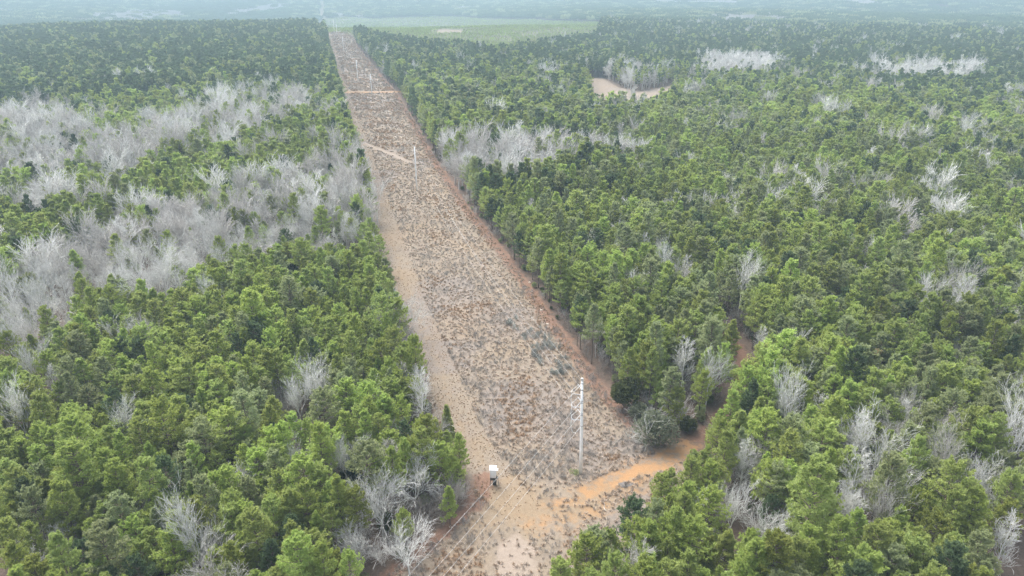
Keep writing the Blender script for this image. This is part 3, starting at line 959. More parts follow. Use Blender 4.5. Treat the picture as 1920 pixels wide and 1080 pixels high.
# ------------------------------------------------------------------ where a tree stands, in words
def where_words(a, b_, z):
    px, py, D = project(a, b_, z)
    px, py = float(px), float(py)
    marks = [((-4.2, 120.5), 'the box stand'), ((15.4, 122.6), 'the nearest pole'), ((sp[6][0], sp[6][1]), 'the tangled bush'),
             ((nb[1][0], nb[1][1]), 'the forked bare tree'), ((nb[41][0], nb[41][1]), 'the fanned bare tree'), ((sp[1][0], sp[1][1]), 'the glossy dark evergreen'),
             ((sp[0][0], sp[0][1]), 'the broad dark evergreen'), ((nb[30][0], nb[30][1]), 'the rounded bare tree'), ((nb[5][0], nb[5][1]), 'the crooked bare tree'),
             ((nb[38][0], nb[38][1]), 'the low left bare tree'), ((nb[0][0], nb[0][1]), 'the leaning bare tree'), ((spp[1][0], spp[1][1]), 'the young yellow pine'),
             ((nb[47][0], nb[47][1]), 'the bright bare tree'), ((nb[20][0], nb[20][1]), 'the roadside bare tree')]
    best = None
    for (m, w) in marks:
        mz = 8.0
        mx, my, _ = project(m[0], m[1], mz)
        dd = math.hypot(px - mx, py - my)
        if 12 < dd < 190 and (best is None or dd < best[0]): best = (dd, w, px - mx, py - my)
    if best:
        dd, w, dx, dy = best
        ang = math.degrees(math.atan2(-dy, dx)) % 360
        dirs = ['right of', 'above and right of', 'above', 'above and left of', 'left of', 'below and left of', 'below', 'below and right of']
        dw = dirs[int(((ang + 22.5) % 360) // 45)]
        far = 'just ' if dd < 60 else ('' if dd < 115 else 'some way ')
        return far + dw + ' ' + w
    col = ['at the left edge', 'in the left forest', 'left of centre', 'near the centre', 'right of centre', 'in the right forest', 'at the right edge'][min(6, max(0, int(px / 1920 * 7)))]
    row = ['far back', 'in the upper part', 'a little above the middle', 'at mid height', 'a little below the middle', 'in the lower part', 'low down', 'at the very bottom'][min(7, max(0, int(py / 1080 * 8)))]
    return col + ', ' + row

used_labels = {}
def give_label(o, base, cat, group):
    if len(base.split()) > 16: base = base.replace('some way ', '').replace('just ', '')
    used_labels.setdefault(base, []).append(o)
    tag(o, base, cat, group)

TW = ['mid green', 'bright green', 'yellow-green', 'dull grey-green', 'dark green', 'rust-brown topped']
SW = ['full-crowned', 'tall narrow-crowned', 'broad low-crowned', 'flat-topped', 'tall high-crowned', 'pointed young']
def make_pine(a, b_, h, shp, tn, rz, w, label=None):
    z = float(terrain(a, b_)); s = h / pine_spec[shp][0]
    t = thing("pine_tree", (a, b_, z), rz, (s * w, s * w, s))
    mobj("trunk", pine_hi[shp][0], t)
    mobj("crown", pine_hi[shp][1][min(tn, 4)], t)
    if label: tag(t, label, 'pine tree', 'pines of the surrounding forest')
    else: give_label(t, '%s %s pine %s' % (SW[shp], TW[tn], where_words(a, b_, z + h * .7)), 'pine tree', 'pines of the surrounding forest')
    return t
for k in ind_p:
    make_pine(x[k], y[k], specH[shape[k]] * H[k], int(shape[k]), int(tint[k]), rotz[k], wide[k])
for (a, b_, h, shp, tn, lab) in spp:
    o = make_pine(a, b_, h, shp, min(tn, 4) if tn != 5 else 3, random.uniform(0, 6), 1.0, lab)
    if tn == 5:
        s_ = pine_spec[shp][0]
        cc = np.array([[random.gauss(0, .5), random.gauss(0, .5), s_ - .4 + random.gauss(0, .6)] for _ in range(70)])
        V, F, t_ = tufts(cc, rnd_unit(70, .6), 8, .6, .16)
        c2 = mobj("dead_top", np_mesh("dead_top", V, [F], [M['needle_brown']], None, t_), o); c2['label'] = 'rust-brown dead needles at the very top'

BW = ['wide spreading', 'rounded spreading', 'tall upright', 'upright', 'forked', 'bushy forked', 'small spindly']
def make_bare(a, b_, h, v, m_, rz, label=None, lean=0.0):
    z = float(terrain(a, b_)); s = h / bare_spec[v][2]
    t = thing("bare_tree", (a, b_, z), 0, (s * .88, s * .88, s), rot=(0, lean, rz) if not lean else (0, lean, 0))
    mobj("trunk", bare_hi[v][m_][0], t); mobj("crown", bare_hi[v][m_][1], t)
    if label: tag(t, label, 'bare tree', 'leafless trees of the forest')
    else: give_label(t, '%s %s bare tree %s' % (BW[v], ['pale grey', 'tan-grey'][m_], where_words(a, b_, z + h * .6)), 'bare tree', 'leafless trees of the forest')
    return t
for (a, b_, v, h, lab, lean) in nb:
    make_bare(a, b_, h * 1.06, v, 0, random.uniform(0, 6), lab, lean)
for k in ind_b:
    v = int(bshape[k]); make_bare(x[k], y[k], bare_spec[v][2] * H[k] * random.uniform(.75, 1.05), v, int(random.random() < .3), rotz[k])

# special evergreens and bushes
shrub_specs = {'cedar_wide': (9, 4.3, 1500, True, 'cedar'), 'cedar': (9, 2.3, 900, True, 'cedar'), 'column': (9, 1.9, 900, True, 'needle_mid'),
               'holly': (8, 3.2, 1100, False, 'holly'), 'olive': (7, 3.3, 1200, False, 'olive'), 'sage': (7, 4.3, 1100, False, 'sage'),
               'sagesmall': (4, 2.4, 600, False, 'sage'), 'olivesmall': (3.5, 1.9, 450, False, 'olive'), 'weeds': (.7, 1.7, 70, False, 'needle_dull')}
for i, (a, b_, kd, h, lab, cat) in enumerate(sp):
    hh, R, n_, cone, mt = shrub_specs[kd]
    ts, limbs, (tV, tF, tt) = shrub_parts(hh, R, n_, 6, .5, .2, 300 + i, cone)
    t = thing({'bush': 'bush', 'weeds': 'weed_patch'}.get(cat, 'evergreen_tree'), (a, b_, float(terrain(a, b_))), random.uniform(0, 6), (h / hh,) * 3)
    V1, F1 = tubes(ts, 6); V2, F2 = tubes(limbs, 3)
    parts = [(V2, F2, 0, None), (tV, tF, 1, tt)]
    if 'sage' in kd:
        tr, sg = bare_parts('brush', 77 + i, hh * .75, .02, 3); sv, sf = tubes([s for s in sg], 3); sv = sv * np.array([1.2, 1.2, 1]); parts.append((sv, sf, 2, None))
    V, F, mi, tf = mesh_join(parts)
    mobj('trunk' if cat == 'evergreen tree' else 'stem', np_mesh('trunk', V1, [F1], [M['bark']], smooth_=True), t)
    mobj('crown' if cat == 'evergreen tree' else 'foliage', np_mesh('crown', V, F, [M['bark'], M[mt], M['bare']], mi, tf), t)
    tag(t, lab, cat, 'dark evergreens and bushes')

# ------------------------------------------------------------------ forest beyond the individuals
hi_coll = variants("pine_near_shape", [pine_hi[s][2][t] for s in range(6) for t in range(5)])
lo_coll = variants("pine_far_shape", [pine_lo[s][t] for s in range(6) for t in range(5)])
bare_coll = variants("bare_near_shape", [bare_hi[v][m_][2] for v in range(7) for m_ in range(2)])
bare_mid_coll = variants("bare_mid_shape", bare_mid)
bare_lo_coll = variants("bare_far_shape", bare_lo)

def rows(sel, sc_):
    p = np.stack([x[sel], y[sel], Zt[sel]], 1)
    ro = np.stack([rng.normal(0, .03, len(sel)), rng.normal(0, .03, len(sel)), rotz[sel]], 1)
    return p, ro, sc_
near_p = rest_p[r[rest_p] < 480]; far_p = rest_p[r[rest_p] >= 480]
for sel, coll, nm, lab in ((near_p, hi_coll, "pine_forest", 'continuous green pine forest on both sides of the cleared strip'),
                           (far_p, lo_coll, "distant_pine_forest", 'dark green pine forest further back, veiled by haze')):
    s_ = H[sel]; p, ro, _ = rows(sel, None)
    stuff_points(nm, coll, p, shape[sel] * 5 + tint[sel], ro, np.stack([s_ * wide[sel], s_ * wide[sel], s_], 1), lab, 'forest')
near_b = rest_b[r[rest_b] < 270]; mid_b = rest_b[(r[rest_b] >= 270) & (r[rest_b] < 800)]; far_b = rest_b[r[rest_b] >= 800]
for sel, coll, nm, lab, nv in ((near_b, bare_coll, "bare_wood", 'mass of pale leafless trees between the pines', 14),
                               (mid_b, bare_mid_coll, "middle_bare_wood", 'pale leafless trees in bands across the middle of the photo', 14),
                               (far_b, bare_lo_coll, "distant_bare_wood", 'pale leafless trees further back between dark pines', 6)):
    s_ = H[sel] * rng.uniform(.9, 1.3, len(sel)); p, ro, _ = rows(sel, None)
    stuff_points(nm, coll, p, rng.integers(0, nv, len(sel)), ro, np.stack([s_, s_, s_], 1), lab, 'forest')
print("pines", len(near_p), len(far_p), "bare", len(near_b), len(far_b))

# understorey brush between the trees
br = []
for i in range(4):
    tr, sg = bare_parts('brush', 500 + i, 4.2 + i * .5, .022, 3)
    V, F = tubes(sg, 3); br.append(np_mesh("brush", V, [F], [M['brush'] if i % 2 else M['bare_tan']]))
for i in range(2):
    ts, limbs, (tV, tF, tt) = shrub_parts(3.2, 1.5, 260, 6, .45, .2, 520 + i)
    V, F, mi, tf = mesh_join([(tV, tF, 0, tt)]); br.append(np_mesh("shrub", V, F, [M['olive' if i else 'needle_dull']], mi, tf))
brc = variants("brush_shape", br)
bp_ = grid_points(66, 520, 3.4, 5.5, 42)
bx, by = bp_[:, 0], bp_[:, 1]
ok = (sdist(bx, by, corridor) < -.6) & (dist_line(bx, by, road) > 2.8) & (dist_line(bx, by, clay) > 5) & (rng.random(len(bx)) < .8)
bx, by = bx[ok], by[ok]; n_ = len(bx)
inb = np.zeros(n_, bool)
for poly, dens in bare_zones:
    if dens > .6: inb |= inside(bx, by, poly)
kb_ = ~inb | (rng.random(n_) < .35)
bx, by = bx[kb_], by[kb_]; n_ = len(bx)
ed = sdist(bx, by, corridor) > -4
bs = rng.uniform(.55, 1.25, n_) * np.where(ed & (bx > -by * .27 + 20), .6, 1.0)
stuff_points("understorey_brush", brc, np.stack([bx, by, terrain(bx, by)], 1), np.where(rng.random(n_) < .40, rng.integers(4, 6, n_), rng.integers(0, 4, n_)),
             np.stack([np.zeros(n_), np.zeros(n_), rng.uniform(0, 6.28, n_)], 1), np.stack([bs, bs, bs], 1), 'grey twiggy brush under and between the trees', 'brush')

# young plantation beyond the ridge
yc = variants("young_pine_shape", [pine_lo[5][1], pine_lo[5][2], pine_lo[0][1]])
pp = grid_points(1020, 3600, 5.0, 7.5, 30)
ok = inside(pp[:, 0], pp[:, 1], plantation) & ~inside(pp[:, 0], pp[:, 1], brown_cut)
ok &= rng.random(len(pp)) < np.where(vnoise(pp[:, 0], pp[:, 1], 60, 8) > .35, .85, .4)
pp = pp[ok]; n_ = len(pp); s_ = rng.uniform(.22, .42, n_)
print("young", n_)
stuff_points("young_pine_plantation", yc, np.stack([pp[:, 0], pp[:, 1], terrain(pp[:, 0], pp[:, 1])], 1), rng.choice([0, 0, 1, 2], n_),
             np.stack([np.zeros(n_), np.zeros(n_), rng.uniform(0, 6.28, n_)], 1), np.stack([s_ * 1.3, s_ * 1.3, s_], 1), 'pale green young pine plantation behind the dark ridge', 'plantation')

# forest patches out to the haze
def patch_mesh(kind, seed, S=34.0):
    q = random.Random(seed); parts = []
    step = 5.6
    for i in range(6):
        for j in range(6):
            px_, py_ = (i - 2.5) * step + q.uniform(-2, 2), (j - 2.5) * step + q.uniform(-2, 2)
            if kind == 'pine':
                h = q.uniform(13, 20); R = q.uniform(2.8, 3.8)
                n_ = 34
                t = np.array([q.random() for _ in range(n_)]); a = np.array([q.uniform(0, 6.28) for _ in range(n_)])
                rr_ = R * (1 - t) ** .5 * np.array([q.uniform(.5, 1) for _ in range(n_)])
                cen = np.stack([px_ + np.cos(a) * rr_, py_ + np.sin(a) * rr_, h * (.45 + .53 * t)], 1)
                dr = np.stack([np.cos(a) * .5, np.sin(a) * .5, np.full(n_, .8)], 1)
                V, F, tf = tufts(cen, dr, 4, 2.0, 1.1, .7); tf = np.clip(tf + q.uniform(-.2, .2), 0, 1)
                parts.append((V, F, 1, tf)); tv, tf2 = tubes([(np.array([px_, py_, -1]), np.array([px_, py_, h * .8]), .2, .1)], 3)
                parts.append((tv, tf2, 0, None))
            else:
                h = q.uniform(10, 16)
                segs = [(np.array([px_, py_, -1]), np.array([px_, py_, h * .5]), .22, .15)]
                for k in range(16):
                    a = q.uniform(0, 6.28); s = q.uniform(.1, .9); p0 = np.array([px_, py_, h * q.uniform(.3, .55)])
                    d = np.array([math.cos(a) * math.sin(s), math.sin(a) * math.sin(s), math.cos(s)]); p1 = p0 + d * h * q.uniform(.3, .5)
                    segs.append((p0, p1, .13, .09))
                    for _ in range(3):
                        d2 = d + np.array([q.gauss(0, .5), q.gauss(0, .5), q.gauss(.1, .3)]); segs.append((p1 - d * q.uniform(0, 2), p1 + d2 * 1.6, .08, .05))
                V, F = tubes(segs, 3); parts.append((V, F, 2, None))
    return mesh_join(parts)
pm = []
for kind, mt, sd_ in (('pine', 'needle_dark', 1), ('pine', 'needle_dark', 2), ('pine', 'needle_dull', 3), ('bare', 'bare', 4), ('bare', 'bare_tan', 5)):
    V, F, mi, tf = patch_mesh(kind, sd_)
    pm.append(np_mesh("forest_patch", V, F, [M['bark'], M['needle_dark'] if kind == 'bare' else M[mt], M['bare_tan']], mi, tf))
pc = variants("forest_patch_shape", pm)
pp = grid_points(2000, 8500, 31, 36, 44)
px_, py_ = pp[:, 0], pp[:, 1]
kb = np.zeros(len(pp), bool)
for poly, d in far_bare: kb |= (sdist(px_, py_, poly) + (vnoise(px_, py_, 90, 3) - .5) * 90 > 0) & (rng.random(len(pp)) < d * .85)
rp = np.hypot(px_, py_)
kb |= (vnoise(px_, py_, 260, 13) > .80) & (rp > 3300)
ok = ~(sdist(px_, py_, plantation) > -18) & ~((sdist(px_, py_, pasture) > -5) & ~inside(px_, py_, far_stand) & (rng.random(len(pp)) < .6)) & ~(dist_line(px_, py_, strip_ridge) < 24) & ~(sdist(px_, py_, strip_far) > -20)
tk = np.where(kb, rng.integers(3, 5, len(pp)), rng.choice([1, 1, 1, 2], len(pp)))
nz = vnoise(px_, py_, 400, 23)
tk = np.where(~kb & (nz > .72), 0, tk)
pp, tk = pp[ok], tk[ok]; n_ = len(pp); s_ = rng.uniform(.9, 1.25, n_)
print("patches", n_)
stuff_points("far_woodland", pc, np.stack([pp[:, 0], pp[:, 1], terrain(pp[:, 0], pp[:, 1])], 1), tk,
             np.stack([np.zeros(n_), np.zeros(n_), rng.uniform(0, 6.28, n_)], 1), np.stack([np.ones(n_) * 1.06, np.ones(n_) * 1.06, s_], 1), 'hazy far-off woodland stretching to the top of the photo', 'woodland')

# ------------------------------------------------------------------ dry growth on the strip
def tuft_mesh(seed, n, h, R, bw, mats, up=1.0, lowr=.0):
    q = np.random.default_rng(seed)
    cen = np.stack([q.normal(0, R * .5, n), q.normal(0, R * .5, n), np.full(n, .0)], 1)
    dr = np.stack([cen[:, 0] / R, cen[:, 1] / R, np.full(n, up)], 1)
    V, F, t = tufts(cen, dr, 4, h, bw, .35)
    return np_mesh("tuft", V, [F], [mats], None, t)
gm = [tuft_mesh(1, 18, .75, .5, .10, M['grass_tan']), tuft_mesh(2, 16, .55, .6, .12, M['grass_pale']), tuft_mesh(3, 16, .95, .45, .10, M['grass_rust'])]
for i in range(4):
    tr, sg = bare_parts('brush', 600 + i, 1.3 + .25 * i, .016, 2)
    V, F = tubes(sg, 3); gm.append(np_mesh("weed", V, [F], [M['grey_brush'] if i % 2 else M['brush']]))
M['sage_twig'] = plain_mat('sage_twigs', (.27, .28, .25), (.42, .43, .39), 2.0, rnd=.2)
tr, sg = bare_parts('brush', 644, 1.5, .018, 3)
V, F = tubes(sg, 3); gm.append(np_mesh("low_shrub", V, [F], [M['sage_twig']]))
gc = variants("strip_growth_shape", gm)
n_ = 300000
yy = 66 + (1540 - 66) * rng.random(n_) ** 2.4; xx = rng.uniform(-34, 52, n_) - np.maximum(0, yy - 115) * .271 + np.where(yy < 115, 0, 0)
ok = sdist(xx, yy, corridor) > 0
xx, yy = xx[ok], yy[ok]
ok = (dist_line(xx, yy, clay) > 1.6 + 1.5 * vnoise(xx, yy, 4, 70)) | ((xx < 14) & (rng.random(len(xx)) < .5))
ok &= dist_line(xx, yy, road) > 1.5
ok &= (xx < 1e9) & (dist_line(xx, yy, cross_road) > 7) & (dist_line(xx, yy, diag_track) > 2) & (dist_line(xx, yy, road) > 2.5)
g1 = vnoise(xx, yy, 8, 61) * .5 + vnoise(xx, yy, 1.5, 62) * .5
g2 = vnoise(xx, yy, 11, 63)
dl = dist_line(xx, yy, left_track); dpale = sdist(xx, yy, pale_patch)
gry = dist_line(xx, yy, P([(975, 605), (1010, 640), (1045, 690)]))
brushy = (g1 + rng.normal(0, .10, len(xx)) > .56) & (dl > 4.5) & (dpale < 0)
JUNC = P([(1010, 900), (1120, 900), (1260, 845), (1290, 880), (1190, 970), (1050, 1090), (880, 1090), (890, 950), (950, 900)])
ok &= rng.random(len(xx)) < np.where(brushy, .50, .30) * (.42 + .58 * smooth((dl - 0.0 - 2.2 * vnoise(xx, yy, 5, 77)) / 2.2)) * np.where(inside(xx, yy, JUNC), .5, 1) * np.where(brushy, np.clip(1.2 - yy / 480, .18, 1), 1) * np.where(yy < 112, .55, 1) * np.clip(1.25 - yy / 900, .35, 1)
ok &= ~((dpale > .5 * vnoise(xx, yy, 3, 71)) & (rng.random(len(xx)) < .55))
kind = np.where(brushy, rng.integers(3, 7, len(xx)), np.where(g2 > .62, rng.choice([0, 2], len(xx)), rng.choice([0, 1, 1], len(xx))))
kind = np.where((dl < 4.5) & ~brushy, 2, kind)
kind = np.where((gry < 4.5) & (rng.random(len(xx)) < .35 * (g1 > .45)), 7, kind)
ss = rng.uniform(.6, 1.15, len(xx)) * np.where(dl < 4.5, .36, 1) * np.where(kind >= 3, .50, .62) * np.where(kind == 7, 1.5, 1.0) * np.clip(yy / 280, 1, 3.2)
xx, yy, kind, ss = [v[ok] for v in (xx, yy, kind, ss)]; n_ = len(xx)
print("strip growth", n_)
stuff_points("dry_grass", gc, np.stack([xx, yy, terrain(xx, yy)], 1), kind, np.stack([np.zeros(n_), np.zeros(n_), rng.uniform(0, 6.28, n_)], 1),
             np.stack([ss, ss, ss], 1), 'dry tan grass and grey weeds covering the cleared strip', 'grass')

# ------------------------------------------------------------------ poles
def tube_path(path, r, sides=8, r1=None):
    """one continuous tube along a list of points"""
    path = [np.array(p, float) for p in path]; n = len(path)
    V = []; prev = None
    for i, p in enumerate(path):
        t = path[min(i + 1, n - 1)] - path[max(i - 1, 0)]; t /= np.linalg.norm(t) + 1e-9
        if prev is None:
            a = np.array([0, 0, 1.0]) if abs(t[2]) < .9 else np.array([1.0, 0, 0]); u = np.cross(t, a)
        else: u = prev - t * np.dot(prev, t)
        u /= np.linalg.norm(u) + 1e-9; prev = u; v = np.cross(t, u)
        rr_ = r if r1 is None else r + (r1 - r) * i / (n - 1)
        if not np.isscalar(rr_): rr_ = float(rr_)
        for k in range(sides):
            an = 2 * PI * k / sides; V.append(p + (u * math.cos(an) + v * math.sin(an)) * rr_)
    F = [[i * sides + k, i * sides + (k + 1) % sides, (i + 1) * sides + (k + 1) % sides, (i + 1) * sides + k] for i in range(n - 1) for k in range(sides)]
    nV = len(V); V += [path[0], path[-1]]
    T = [[nV, (k + 1) % sides, k] for k in range(sides)] + [[nV + 1, (n - 1) * sides + k, (n - 1) * sides + (k + 1) % sides] for k in range(sides)]
    return np.array(V), np.array(F), np.array(T)

def tube_obj(name, path, r, mat, parent=None, sides=8, r1=None, sheds=False):
    V, F, T = tube_path(path, r, sides, r1)
    if sheds:           # ribbed insulator: alternate rings swell
        nring = len(path)
        for i in range(nring):
            if i % 2 == 1:
                c = np.array(path[i]); V[i * sides:(i + 1) * sides] = c + (V[i * sides:(i + 1) * sides] - c) * 2.0
    return mobj(name, np_mesh(name, V, [F, T], [M[mat]], smooth_=not sheds), parent)

def line_pts(a, b_, n): a = np.array(a, float); b_ = np.array(b_, float); return [a + (b_ - a) * i / n for i in range(n + 1)]

def make_pole(px, py, h, r0, r1, label, lean=(0, 0), xy=None):
    a, b_ = xy if xy else unp(px, py)
    z = float(terrain(a, b_))
    t = thing("utility_pole", (a, b_, z)); tag(t, label, 'utility pole', 'power line poles')
    tube_obj("shaft", [(0, 0, -1.0), (lean[0] * .3, lean[1] * .3, h * .3), (lean[0] * .65, lean[1] * .65, h * .65), (lean[0], lean[1], h)], r0, 'concrete', t, 14, r1)
    tube_obj("cap", [(lean[0], lean[1], h - .05), (lean[0], lean[1], h + .18)], r1 + .05, 'metal', t, 14)
    return t, np.array([a, b_, z])

P1, b1 = make_pole(0, 0, 24.6, .42, .23, 'nearest and largest pale concrete pole, standing by the orange clay track', (-.75, 0), xy=(15.4, 122.6))
P2, b2 = make_pole(782, 358, 23.3, .42, .28, 'second pale pole along the strip, halfway up the photo', (-.1, 0))
PA, bA = make_pole(697.5, 180, 20.5, .46, .32, 'pale pole beside the orange crossing track')
PB, bB = make_pole(671.5, 157, 25.5, .46, .32, 'tall pale pole just beyond the crossing track')
PC, bC = make_pole(644.5, 96, 22, .46, .34, 'far pale pole on the upper slope of the strip')
PD, bD = make_pole(632, 66, 21, .46, .36, 'short-looking far pole at the crest of the strip')
PE, bE = make_pole(627, 62, 27, .46, .36, 'farthest pole, tall against the pale green plantation')
bEt = bE

IN = [24.3, 22.0, 18.8, 15.7]
OUT = [23.6, 19.3, 16.1, 12.9]
d_in = (b2 - b1)[:2]; d_in = np.array([*(d_in / np.linalg.norm(d_in)), -.03])
nxt = np.array([-92.0, -52.0, 0.0]); d_out = (nxt - b1)[:2]; d_out = np.array([*(d_out / np.linalg.norm(d_out)), -.05])
def shaft_at(z): return np.array([-.75 * z / 24.6, 0, z])
in_ends, out_ends = [], []
for k, z in enumerate(IN):
    s = shaft_at(z); L = .5 if k == 0 else 1.9
    e = s + d_in * (L + .3); in_ends.append(e)
    tube_obj("strain_insulator", line_pts(s + d_in * .2, e, 14 if k else 4), .042, 'polymer' if k else 'metal', P1, 8, sheds=bool(k))
    tube_obj("pole_band", [s + np.array([0, 0, -.14]), s + np.array([0, 0, .14])], .435 - .0075 * z, 'metal', P1, 12)
for k, z in enumerate(OUT):
    s = shaft_at(z); e = s + d_out * 2.3; out_ends.append(e)
    tube_obj("strain_insulator", line_pts(s + d_out * .2, e, 14), .042, 'polymer', P1, 8, sheds=True)
    tube_obj("pole_band", [s + np.array([0, 0, -.14]), s + np.array([0, 0, .14])], .33 - .004 * z + .05, 'metal', P1, 12)
tips = []
for z in (20.7, 17.5, 14.3):
    s = shaft_at(z); e = s + np.array([-2.1, -.25, .42]); tips.append(e)
    tube_obj("post_insulator", line_pts(s + np.array([-.2, 0, .04]), e, 12), .05, 'polymer', P1, 8, sheds=True)
def bez(p, n=18):
    p = [np.array(q, float) for q in p]; out = []
    for i in range(n + 1):
        t = i / n; w = [p_.copy() for p_ in p]
        while len(w) > 1: w = [w[j] * (1 - t) + w[j + 1] * t for j in range(len(w) - 1)]
        out.append(w[0])
    return out
for k in range(3):
    a = in_ends[k + 1]; c = out_ends[k + 1]; m_ = tips[k]
    p1_ = bez([a, a + np.array([-1.0, -.4, -1.2]), m_ + np.array([-.6, .6, .5]), m_])
    p2_ = bez([m_, m_ + np.array([-.7, -.8, -.9]), c + np.array([-.9, -.3, -1.4]), c])
    tube_obj("jumper_cable", p1_ + p2_[1:], .045, 'cable', P1, 6)
a = in_ends[0]; c = out_ends[0]
tube_obj("jumper_cable", bez([c, c + np.array([-1.2, .2, -1.6]), tips[0] + np.array([-.7, .2, .8]), tips[0] + np.array([0, 0, .05])]), .04, 'cable', P1, 6)
# small number plate on the shaft
def box_obj(name, size, loc, mat, parent, rot=(0, 0, 0), bevel=.0):
    sx, sy, sz = [s / 2 for s in size]
    V = np.array([[i * sx, j * sy, k * sz] for i in (-1, 1) for j in (-1, 1) for k in (-1, 1)], float)
    F = np.array([[0, 1, 3, 2], [4, 6, 7, 5], [0, 4, 5, 1], [2, 3, 7, 6], [0, 2, 6, 4], [1, 5, 7, 3]])
    o = mobj(name, np_mesh(name, V, [F], [M[mat]]), parent); o.location = loc; o.rotation_euler = rot
    if bevel:
        bv = o.modifiers.new("bevel", 'BEVEL'); bv.width = bevel; bv.segments = 2
    return o

# tangent poles: post insulators, one static at the top
ATT = [0.0, -2.2, -4.9, -7.6]
def dress(t, base, h, arm=True):
    res = []
    res.append(base + np.array([-.25, 0, h + .1]))
    tube_obj("top_bracket", [(0, 0, h + .05), (-.55, 0, h + .12)], .06, 'metal', t, 6)
    for k, dz in enumerate(ATT[1:]):
        z = h + dz; sx = -1 if k != 1 else 1
        tube_obj("post_insulator", line_pts((sx * .22, 0, z), (sx * 1.5, 0, z + .25), 10), .06, 'polymer', t, 8, sheds=True)
        res.append(base + np.array([sx * 1.5, 0, z + .27]))
    return res
A2 = dress(P2, b2, 23.3); AA = dress(PA, bA, 20.5); AB = dress(PB, bB, 25.5); AC = dress(PC, bC, 22); AD = dress(PD, bD, 21); AE = dress(PE, bE, 27)
# the pole before the photograph (below left of the frame) carries the line on
P0, b0 = make_pole(0, 0, 24, .40, .21, 'pole behind the camera that carries the outgoing wires', xy=(-92, -52))
A0 = [b0 + np.array([0, 0, z]) for z in (23.6, 19.6, 16.4, 13.2)]

def wire(a, b_, sag, r, label, name="power_cable"):
    a = np.array(a, float); b_ = np.array(b_, float); n = 40
    path = [a + (b_ - a) * (i / n) - np.array([0, 0, 4 * sag * (i / n) * (1 - i / n)]) for i in range(n + 1)]
    o = tube_obj(name, path, r, 'cable', None, 5)
    tag(o, label, 'power cable', 'wires of the power line'); return o
ordw = ['top', 'upper', 'middle', 'lowest']
for k in range(4):
    wire(b1 + in_ends[k], A2[k], [4.0, 5.5, 5.5, 5.5][k], .018, '%s pale wire running up the strip between the two nearest poles' % ordw[k])
    wire(b1 + out_ends[k], A0[k], 3.0, .018, '%s pale wire running from the nearest pole to the lower left' % ordw[k])
for pa, pb, w in ((A2, AA, 'the second pole and the pole by the crossing track'), (AA, AB, 'the poles on either side of the crossing track'),
                  (AB, AC, 'the tall pole past the crossing and the upper slope pole'), (AC, AD, 'the upper slope pole and the crest'), (AD, AE, 'the two farthest poles')):
    for k in range(4):
        wire(pa[k], pb[k], min(6, np.linalg.norm(pa[k] - pb[k]) * .018), .02, '%s thin wire between %s' % (ordw[k], w))

# ------------------------------------------------------------------ white box blind on legs
BX, BY = unp(925, 908)
bl = thing("box_blind", (BX, BY, float(terrain(BX, BY))), math.radians(-3), (.74, .78, 1.0))
tag(bl, 'white box hunting blind on a dark leg frame in the clearing', 'hunting blind')
fl = 2.1
for sx in (-1, 1):
    for sy in (-1, 1):
        tube_obj("leg", [(sx * .95, sy * .85, -.25), (sx * .75, sy * .65, fl)], .07, 'dark_steel', bl, 6)
tube_obj("brace", [(-.9, -.8, .45), (.78, -.68, 1.6)], .03, 'dark_steel', bl, 6)
tube_obj("brace", [(.9, -.8, .45), (-.78, -.68, 1.6)], .03, 'dark_steel', bl, 6)
tube_obj("brace", [(.9, -.8, .45), (.78, .68, 1.6)], .03, 'dark_steel', bl, 6)
tube_obj("brace", [(-.9, .8, .45), (-.78, -.68, 1.6)], .03, 'dark_steel', bl, 6)
box_obj("platform", (1.9, 1.75, .12), (0, 0, fl + .06), 'dark_wood', bl, bevel=.02)
for (sz, lc) in (((1.72, .06, 2.05), (0, -.80, fl + 1.15)), ((1.72, .06, 2.05), (0, .80, fl + 1.15)), ((.06, 1.53, 2.05), (-.83, 0, fl + 1.15)), ((.06, 1.53, 2.05), (.83, 0, fl + 1.15))):
    box_obj("wall_panel", sz, lc, 'white_sheet', bl, bevel=.01)
for sx in (-.55, -.28, 0.0, .28, .55):
    box_obj("wall_rib", (.03, .03, 2.0), (sx, -.845, fl + 1.15), 'white_sheet', bl)
box_obj("window_slot", (.9, .02, .28), (0, .842, fl + 1.45), 'dark_steel', bl)
box_obj("window_slot", (.02, .8, .28), (-.872, 0, fl + 1.45), 'dark_steel', bl)
box_obj("roof", (2.05, 1.95, .10), (-.05, .05, fl + 2.30), 'white_roof', bl, (math.radians(4), 0, 0), bevel=.02)
box_obj("awning", (.55, 1.15, .06), (1.20, -.28, fl + 2.12), 'white_roof', bl, (0, math.radians(14), 0), bevel=.01)
box_obj("door", (.03, .62, 1.7), (.885, -.25, fl + 1.0), 'white_sheet', bl)
box_obj("dark_fill_panel", (1.6, .05, .55), (-.05, -.78, fl - .26), 'dark_steel', bl)  # added dark panel, stands in for the dark undergrowth below the floor
ld = []
lad = mobj("ladder", np_mesh("ladder", *(lambda vf: (vf[0], [vf[1]]))(tubes(
    [(np.array([1.75, s, -.1]), np.array([.98, s, fl + .9]), .035, .035) for s in (-.55, .05)] +
    [(np.array([1.75 - .77 * t, -.55, -.1 + (fl + 1) * t]), np.array([1.75 - .77 * t, .05, -.1 + (fl + 1) * t]), .03, .03) for t in np.linspace(.08, .7, 7)], 5)), [M['dark_steel']]), bl)
box_obj("porch", (.55, 1.0, .08), (1.22, -.25, fl - .05), 'dark_wood', bl)
box_obj("dark_fill_block", (.9, .8, .9), (.35, -.1, .55), 'dark_steel', bl, bevel=.03)  # made-up dark block filling in the darkness of the undergrowth between the legs
bpy.context.view_layer.update()

